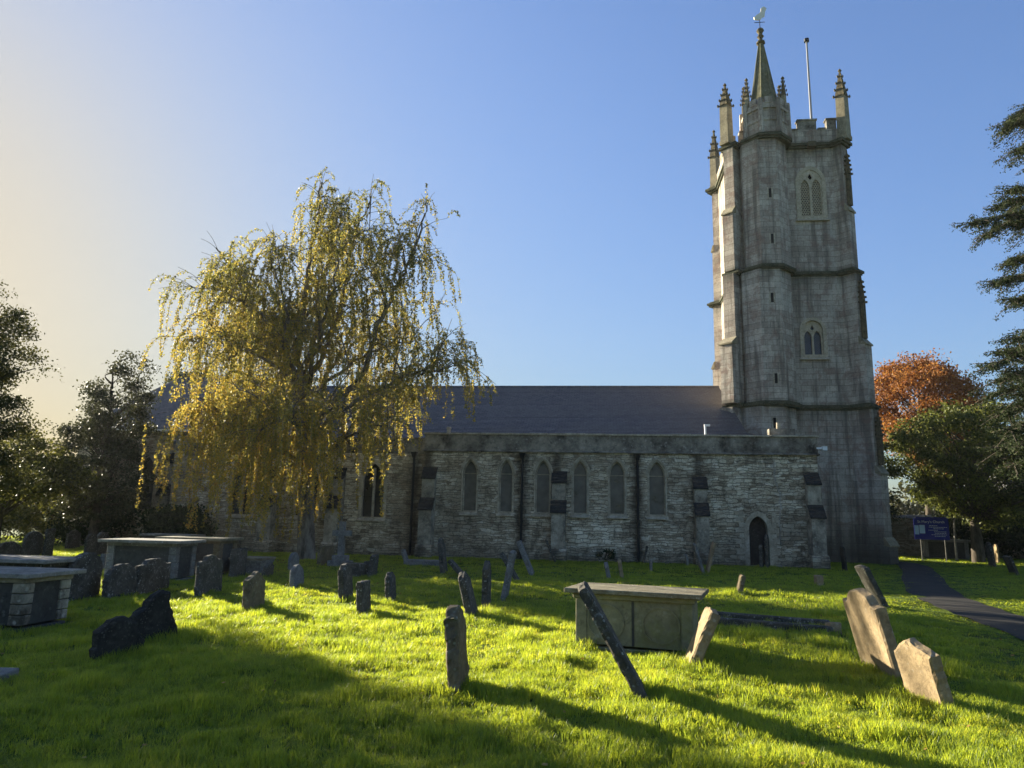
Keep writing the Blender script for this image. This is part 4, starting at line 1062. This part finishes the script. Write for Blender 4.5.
tree('broad_tree', (-15.8,18.6,0), 8.5, [(.6,0,2.6,2.2,2.4,1.0),(0,0,5.6,2.6,2.6,2.6),(.8,0,3.9,2.0,2.2,1.3),(-1.2,0,4,2.2,2.2,1.6)], M['l_oak'], M['bark'], 'tall dense tree cut off by the left edge of the photo', nleaf=95000, ls=(.055,.10), seed=3, nclump=480, csig=.25, tr_r=.3)
tree('small_tree', (-21.5,30.5,0), 5, [(0,0,3.4,2.6,2,1.5),(1.9,0,3.0,1.4,1.4,1.1)], M['l_shrub'], M['bark'], 'small yellow-green tree at the left edge behind the back row of graves', nleaf=16000, ls=(.10,.18), seed=4, nclump=150, csig=.3)
tree('dark_tree', (-19.0,33.3,0), 9, [(0,0,3.6,2.3,2.2,2.6),(.3,0,6.2,1.7,1.7,1.7),(.9,0,8.2,.9,.9,1.0)], M['l_grey'], M['bark'], 'grey-green tree with a feathery top in front of the chancel end', nleaf=26000, ls=(.09,.16), seed=5, nclump=230, csig=.28)
for i, (x_, y_, r_, h_, m_, lb) in enumerate([(-24,38,3,3.2,'l_shrub','broad yellow-green bush between the small tree and the dark tree'),(-30,42,3.5,4,'l_oak','olive bush far back at the left edge'),(-20.6,35.8,1.8,2.6,'l_dark','dark evergreen bush at the foot of the grey-green tree'),(-15.2,33.2,1.4,2.0,'l_dark','dark shrub against the chancel wall, right of the grey-green tree')]):
    tree('bush', (x_,y_,0), h_, [(0,0,h_*.5,r_,r_*.7,h_*.5)], M[m_], M['bark'], lb, 'bush', nleaf=9000, ls=(.12,.2), seed=20+i, nclump=110, csig=.35, trunk_h=.1, tr_r=.08)
tree('far_tree', at(188,370,62)*Vector((1,1,0)) if False else (-27.8,62,0), 14.5, [(0,0,12.9,2.4,2,.9),(1,0,11,2.5,2,1.5)], M['l_dark'], M['bark'], 'dark pine top showing above the roof left of the birch', nleaf=6000, ls=(.2,.35), seed=8, nclump=60, csig=.5)
tree('round_yew', (25.2,39,0), 9, [(0,0,5.6,4.4,3.6,3.2),(1.5,0,4.4,4.0,3.4,2.6)], M['l_yew'], M['bark'], 'rounded green yew behind the notice board', nleaf=60000, ls=(.10,.2), seed=9, nclump=420, csig=.34, tr_r=.35)
tree('copper_beech', (31.0,53,0), 15.5, [(0,0,10.6,3.8,4,4.2),(2.0,0,8.6,3.8,3.5,3.2),(3.6,0,10.6,1.6,1.5,1.4)], M['l_beech'], M['bark'], 'orange autumn tree behind the tower and yew', nleaf=60000, ls=(.13,.24), seed=10, nclump=330, csig=.5, tr_r=.4)
for i, (x_, y_, r_, h_) in enumerate([(34,44,4,5.0),(29.5,45,3,4),(22.0,47.0,3.0,6.5)]):
    tree('bush', (x_,y_,0), h_, [(0,0,h_*.5,r_,r_*.6,h_*.5)], M['l_dark'], M['bark'], ['dark bush under the fir at the right edge','dark bush between the lamp post and boundary wall','dark bush behind the notice board, close to the tower'][i], 'bush', nleaf=16000, ls=(.14,.24), seed=30+i, nclump=130, csig=.4, trunk_h=.1, tr_r=.08)
# far-off wood closing the horizon
random.seed(77); rng = np.random.default_rng(77)
fw_ = []
for x0_, y0_, x1_, y1_, hh in ((-150,70,-34,85,6.5),(-34,95,-22,98,5.5),(14,85,110,75,7)):
    n_ = int(abs(x1_-x0_)*.9)
    for k in range(n_):
        f = k/n_; c_ = np.array([x0_+(x1_-x0_)*f, y0_+(y1_-y0_)*f+random.gauss(0,2), 0]); h_ = hh*random.uniform(.6,1.15)
        q_ = rng.normal(size=(420,3)); q_ /= np.linalg.norm(q_,axis=1)[:,None]; q_ *= rng.uniform(.5,1,(420,1))*np.array([2.2,2.0,h_*.52]); fw_.append(q_+c_+np.array([0,0,h_*.5]))
fw_ = np.concatenate(fw_); tag(leaf_mesh('far_wood', fw_, rng.uniform(.3,.7,len(fw_)), M['l_oak'], None), kind='stuff', label='distant belt of trees on the horizon', cat='wood')
p = G(606,563); tree('wall_shrub', (p.x,p.y,0), .8, [(0,0,.3,.35,.2,.25)], M['l_dark'], M['bark'], 'small dark shrub at the wall foot behind the large chest tomb', 'shrub', nleaf=900, ls=(.04,.08), seed=41, nclump=14, csig=.1, trunk_h=.1, tr_r=.02)

# -- cedar / fir at the right edge
random.seed(11); rng = np.random.default_rng(11)
fir = empty('dark_conifer', (24.5,27,0), 0, 'tall dark conifer whose drooping boughs hang in from the right edge', 'tree')
fb = Vector((24.5,27,0)); fm = MB(); fl = []
fm.tube([(0,0,-.2),(.1,0,6),(0,.1,13),(0,0,22)], [.5,.42,.3,.05], 10)
boughs = [(996,125,26),(1006,150,25.5),(1002,118,27),(1014,108,26.5),(998,190,26),(962,223,25),(975,232,26),(986,206,26.5),(1008,215,25),(984,283,25.5),(1000,300,25),(996,262,26.5),
          (1004,338,24),(990,352,25),(975,366,24.5),(985,380,26),(978,395,26),(990,412,25),(998,430,24.5),(988,448,26),(1002,466,25),(1010,392,24),(1012,486,25.5),(1015,356,27),(1008,425,27),(1000,375,24),(1012,445,24),(1006,405,25.5)]
def bough(tip, z0, thick=1.):
    a0 = Vector((0,0,z0)); L = (tip-a0).length
    c = spline([a0, a0.lerp(tip,.4)+Vector((0,0,.10*L)), a0.lerp(tip,.75)+Vector((0,0,.07*L)), tip], 6); n = len(c)
    fm.tube(c, [.09*(1-i/n)+.012 for i in range(n)], 5)
    d = (tip-a0).normalized(); side = d.cross(Vector((0,0,1))).normalized()
    for i in range(3, n):
        f = i/n
        for sgn in (-1,1):
            for _ in range(2):
                l2 = random.uniform(.3,1.7)*(1.2-f*.75)*thick
                e = c[i]+side*sgn*l2*random.uniform(.5,1)+d*l2*random.uniform(.3,.9)+Vector((0,0,random.uniform(-.75,.35)*l2))
                q = [c[i].lerp(e,k/4)+Vector((0,0,-.12*l2*(k/4)**2)) for k in range(5)]
                fm.tube(q, [.02*(1-k/5)+.005 for k in range(5)], 3)
                for k in range(int(130*l2)):
                    g = random.random(); P_ = q[0].lerp(q[-1], g); P_ = P_+Vector((random.gauss(0,.085),random.gauss(0,.085),random.gauss(-.05,.06)))
                    fl.append(tuple(P_))
for x_, y_, dd in boughs:
    tip = at(x_+13, y_, dd)-fb; bough(tip, max(1.5, tip.z+random.uniform(-.3,.8)))
for k in range(34):      # the rest of the tree, outside the photograph
    z = random.uniform(2.5,20); a_ = random.uniform(-1.1,1.1); Lb = (22-z)*.28+1
    bough(Vector((math.cos(a_)*Lb, math.sin(a_)*Lb, z-.6)), z, 1.2)
fm.build('trunk', M['bark'], fir, smooth=True)
FL = np.array(fl); leaf_mesh('crown', FL, rng.uniform(.06,.13,len(FL)), M['l_dark'], fir, aspect=.4); print('fir', len(FL))

# ------------------------------------------------------------------ grass
t = NT('grass_blades'); g = t.n('NewGeometry'); oi = t.n('ObjectInfo')
lf = t.noise(t.n('NewGeometry').outputs['Position'], .7, 3); f = t.math('MULTIPLY_ADD', oi.outputs['Random'], .45, t.math('MULTIPLY', lf, .55))
col = t.ramp(f, [(.12,(.10,.155,.045)),(.40,(.21,.31,.055)),(.66,(.32,.41,.06)),(.9,(.47,.47,.13))])
t.fin(col, .42, None, .5)
tr_ = t.n('BsdfTranslucent', Color=t.mix(1, col, (1.5,1.25,.5), 'MULTIPLY'))
ms = t.n('MixShader', i0=.72, i1=t.b.outputs[0], i2=tr_.outputs[0]); t.t.links.new(ms.outputs[0], t.o.inputs[0]); M['blade'] = t.m
tcol = bpy.data.collections.new('tufts')
def tuft(nb, rad, h, wd, seed):
    r = random.Random(seed); m = MB()
    for _ in range(nb):
        a = r.uniform(0,6.28); d = rad*math.sqrt(r.random()); x, y = d*math.cos(a), d*math.sin(a); th = r.uniform(0,6.28)
        H_ = h*r.uniform(.45,1.15); bend = r.uniform(.1,.8)*H_; cx, sx = math.cos(th), math.sin(th); wx, wy = -sx*wd/2, cx*wd/2
        b = len(m.v)
        m.v += [(x-wx,y-wy,-.02),(x+wx,y+wy,-.02),(x+cx*bend*.3-wx*.8,y+sx*bend*.3-wy*.8,H_*.55),(x+cx*bend*.3+wx*.8,y+sx*bend*.3+wy*.8,H_*.55),(x+cx*bend,y+sx*bend,H_*.95)]
        m.f += [(b,b+1,b+3,b+2),(b+2,b+3,b+4)]
    me = bpy.data.meshes.new('grass_tuft'); me.from_pydata(m.v, [], m.f); me.materials.append(M['blade'])
    o = bpy.data.objects.new('grass_tuft', me); tcol.objects.link(o); return o
for i in range(5): tuft(16, .055, .075, .0055, i)
import itertools
def gen(y0, y1, dens, sc):
    # sample the wedge the camera can see, with margin
    out = []
    A = .95*(y1*y1-y0*y0)+3*(y1-y0); n = int(A*dens)
    y = np.sqrt(rng.uniform(y0*y0, y1*y1, n)); x = rng.uniform(-1, 1, n)*(.86*y+1.2)
    return x, y, np.full(n, sc)
X = []; Y = []; SC = []
for y0, y1, dens, sc in ((2.2,5.5,480,1.0),(5.5,9,330,1.12),(9,14,150,1.45),(14,21,70,2.0),(21,34,26,2.8),(34,46,8,3.4)):
    a_, b_, c_ = gen(y0, y1, dens, sc); X.append(a_); Y.append(b_); SC.append(c_)
X = np.concatenate(X); Y = np.concatenate(Y); SC = np.concatenate(SC)
u_ = (X-O.x)*U.x+(Y-O.y)*U.y; v_ = (X-O.x)*V.x+(Y-O.y)*V.y
ok = ~((v_ > -.15) & (u_ > -29) & (u_ < 7.9)) & ~((v_ > 5) & (u_ > 4) & (u_ < 13.2)) & ~((v_>0)&(u_<8)&(u_>-29))
dmin = np.min(np.hypot(X[:,None]-pathpts[None,:,0], Y[:,None]-pathpts[None,:,1]), axis=1) if True else None
ok &= dmin > .64
for bl in blockers:
    if bl[2] == -1:
        c_, s_ = math.cos(R_(bl[3])), math.sin(R_(bl[3])); dx, dy = X-bl[0], Y-bl[1]
        lx = dx*c_+dy*s_; ly = -dx*s_+dy*c_; ok &= ~((abs(lx) < bl[4]) & (abs(ly) < bl[5]))
X, Y, SC = X[ok], Y[ok], SC[ok]
# clumpier, taller growth in patches and round the stones
cl = np.array([mnoise.noise(Vector((x*1.3, y*1.3, 0)))+.6*mnoise.noise(Vector((x*4, y*4, 5))) for x, y in zip(X, Y)])
n2 = np.array([mnoise.noise(Vector((x*2.3+9, y*2.3, 2))) for x, y in zip(X, Y)])
hs_ = 1+.75*cl+2.2*np.clip(n2-.22,0,1)-1.2*np.clip(-n2-.25,0,1)
for bl in blockers:
    if bl[2] > 0: hs_ += .75*np.exp(-(((X-bl[0])**2+(Y-bl[1])**2)/.10))
hs_ = np.clip(hs_, .25, 2.5)*np.clip((dmin[ok]-.5)/2.0, .28, 1)
Z = np.array([zt(x, y) for x, y in zip(X, Y)])
me = bpy.data.meshes.new('grass'); me.vertices.add(len(X)); me.vertices.foreach_set('co', np.stack([X,Y,Z],1).astype(np.float32).ravel())
at1 = me.attributes.new('sc', 'FLOAT_VECTOR', 'POINT'); at1.data.foreach_set('vector', np.stack([SC,SC,np.where(SC>1.9,.85,SC**.45)*hs_],1).astype(np.float32).ravel())
at2 = me.attributes.new('ro', 'FLOAT_VECTOR', 'POINT'); at2.data.foreach_set('vector', np.stack([rng.normal(0,.1,len(X)),rng.normal(0,.1,len(X)),rng.uniform(0,6.28,len(X))],1).astype(np.float32).ravel())
go = link('grass', me, M['blade']); tag(go, kind='stuff', label='long lush green grass covering the churchyard', cat='grass')
ng = bpy.data.node_groups.new('grass_scatter', 'GeometryNodeTree')
ng.interface.new_socket('Geometry', in_out='INPUT', socket_type='NodeSocketGeometry'); ng.interface.new_socket('Geometry', in_out='OUTPUT', socket_type='NodeSocketGeometry')
gi = ng.nodes.new('NodeGroupInput'); gout = ng.nodes.new('NodeGroupOutput'); iop = ng.nodes.new('GeometryNodeInstanceOnPoints'); ci = ng.nodes.new('GeometryNodeCollectionInfo')
ci.inputs['Collection'].default_value = tcol; ci.inputs['Separate Children'].default_value = True; ci.inputs['Reset Children'].default_value = True
na = ng.nodes.new('GeometryNodeInputNamedAttribute'); na.data_type = 'FLOAT_VECTOR'; na.inputs[0].default_value = 'sc'
nb_ = ng.nodes.new('GeometryNodeInputNamedAttribute'); nb_.data_type = 'FLOAT_VECTOR'; nb_.inputs[0].default_value = 'ro'
Lk = ng.links.new
Lk(gi.outputs[0], iop.inputs['Points']); Lk(ci.outputs[0], iop.inputs['Instance']); iop.inputs['Pick Instance'].default_value = True
Lk(na.outputs[0], iop.inputs['Scale']); Lk(nb_.outputs[0], iop.inputs['Rotation']); Lk(iop.outputs[0], gout.inputs[0])
md = go.modifiers.new('scatter', 'NODES'); md.node_group = ng
print('tufts', len(X))

# ------------------------------------------------------------------ air volume for lens glare
hz = MB().box(-170,130,-12,125,-1.2,34).build('glare_veil', None); t = NT('glare_veil_air');  # added thin volume imitating veiling lens glare towards the sun
vp = t.n('VolumePrincipled', Color=(.95,.93,.88,1), Density=.0002, Anisotropy=.3); t.t.nodes.remove(t.b); t.t.links.new(vp.outputs[0], t.o.inputs['Volume'])
hz.data.materials.append(t.m); tag(hz, kind='stuff', label='thin added veil standing in for lens glare', cat='glare_veil')

# ------------------------------------------------------------------ leaf litter
rng = np.random.default_rng(5); n_ = 1500
lx = np.concatenate([rng.normal(-6.5,4.5,n_), rng.uniform(-10,10,500)]); ly = np.concatenate([rng.normal(24,4.5,n_), rng.uniform(3.5,18,500)])
v_ = (lx-O.x)*V.x+(ly-O.y)*V.y; k_ = (v_ < -.3)&(ly > 3); lx, ly = lx[k_], ly[k_]
lz = np.array([zt(x, y) for x, y in zip(lx, ly)])+rng.uniform(.035,.075,len(lx))
M['litter'] = m_leaf('fallen_leaf', [(.2,(.10,.055,.02)),(.5,(.30,.17,.04)),(.85,(.45,.33,.08))], .3)
tag(leaf_mesh('fallen_leaves', np.stack([lx,ly,lz],1), rng.uniform(.03,.065,len(lx)), M['litter'], None, flat=.75, aspect=.8), kind='stuff', label='small fallen birch leaves lying in the grass', cat='leaves')
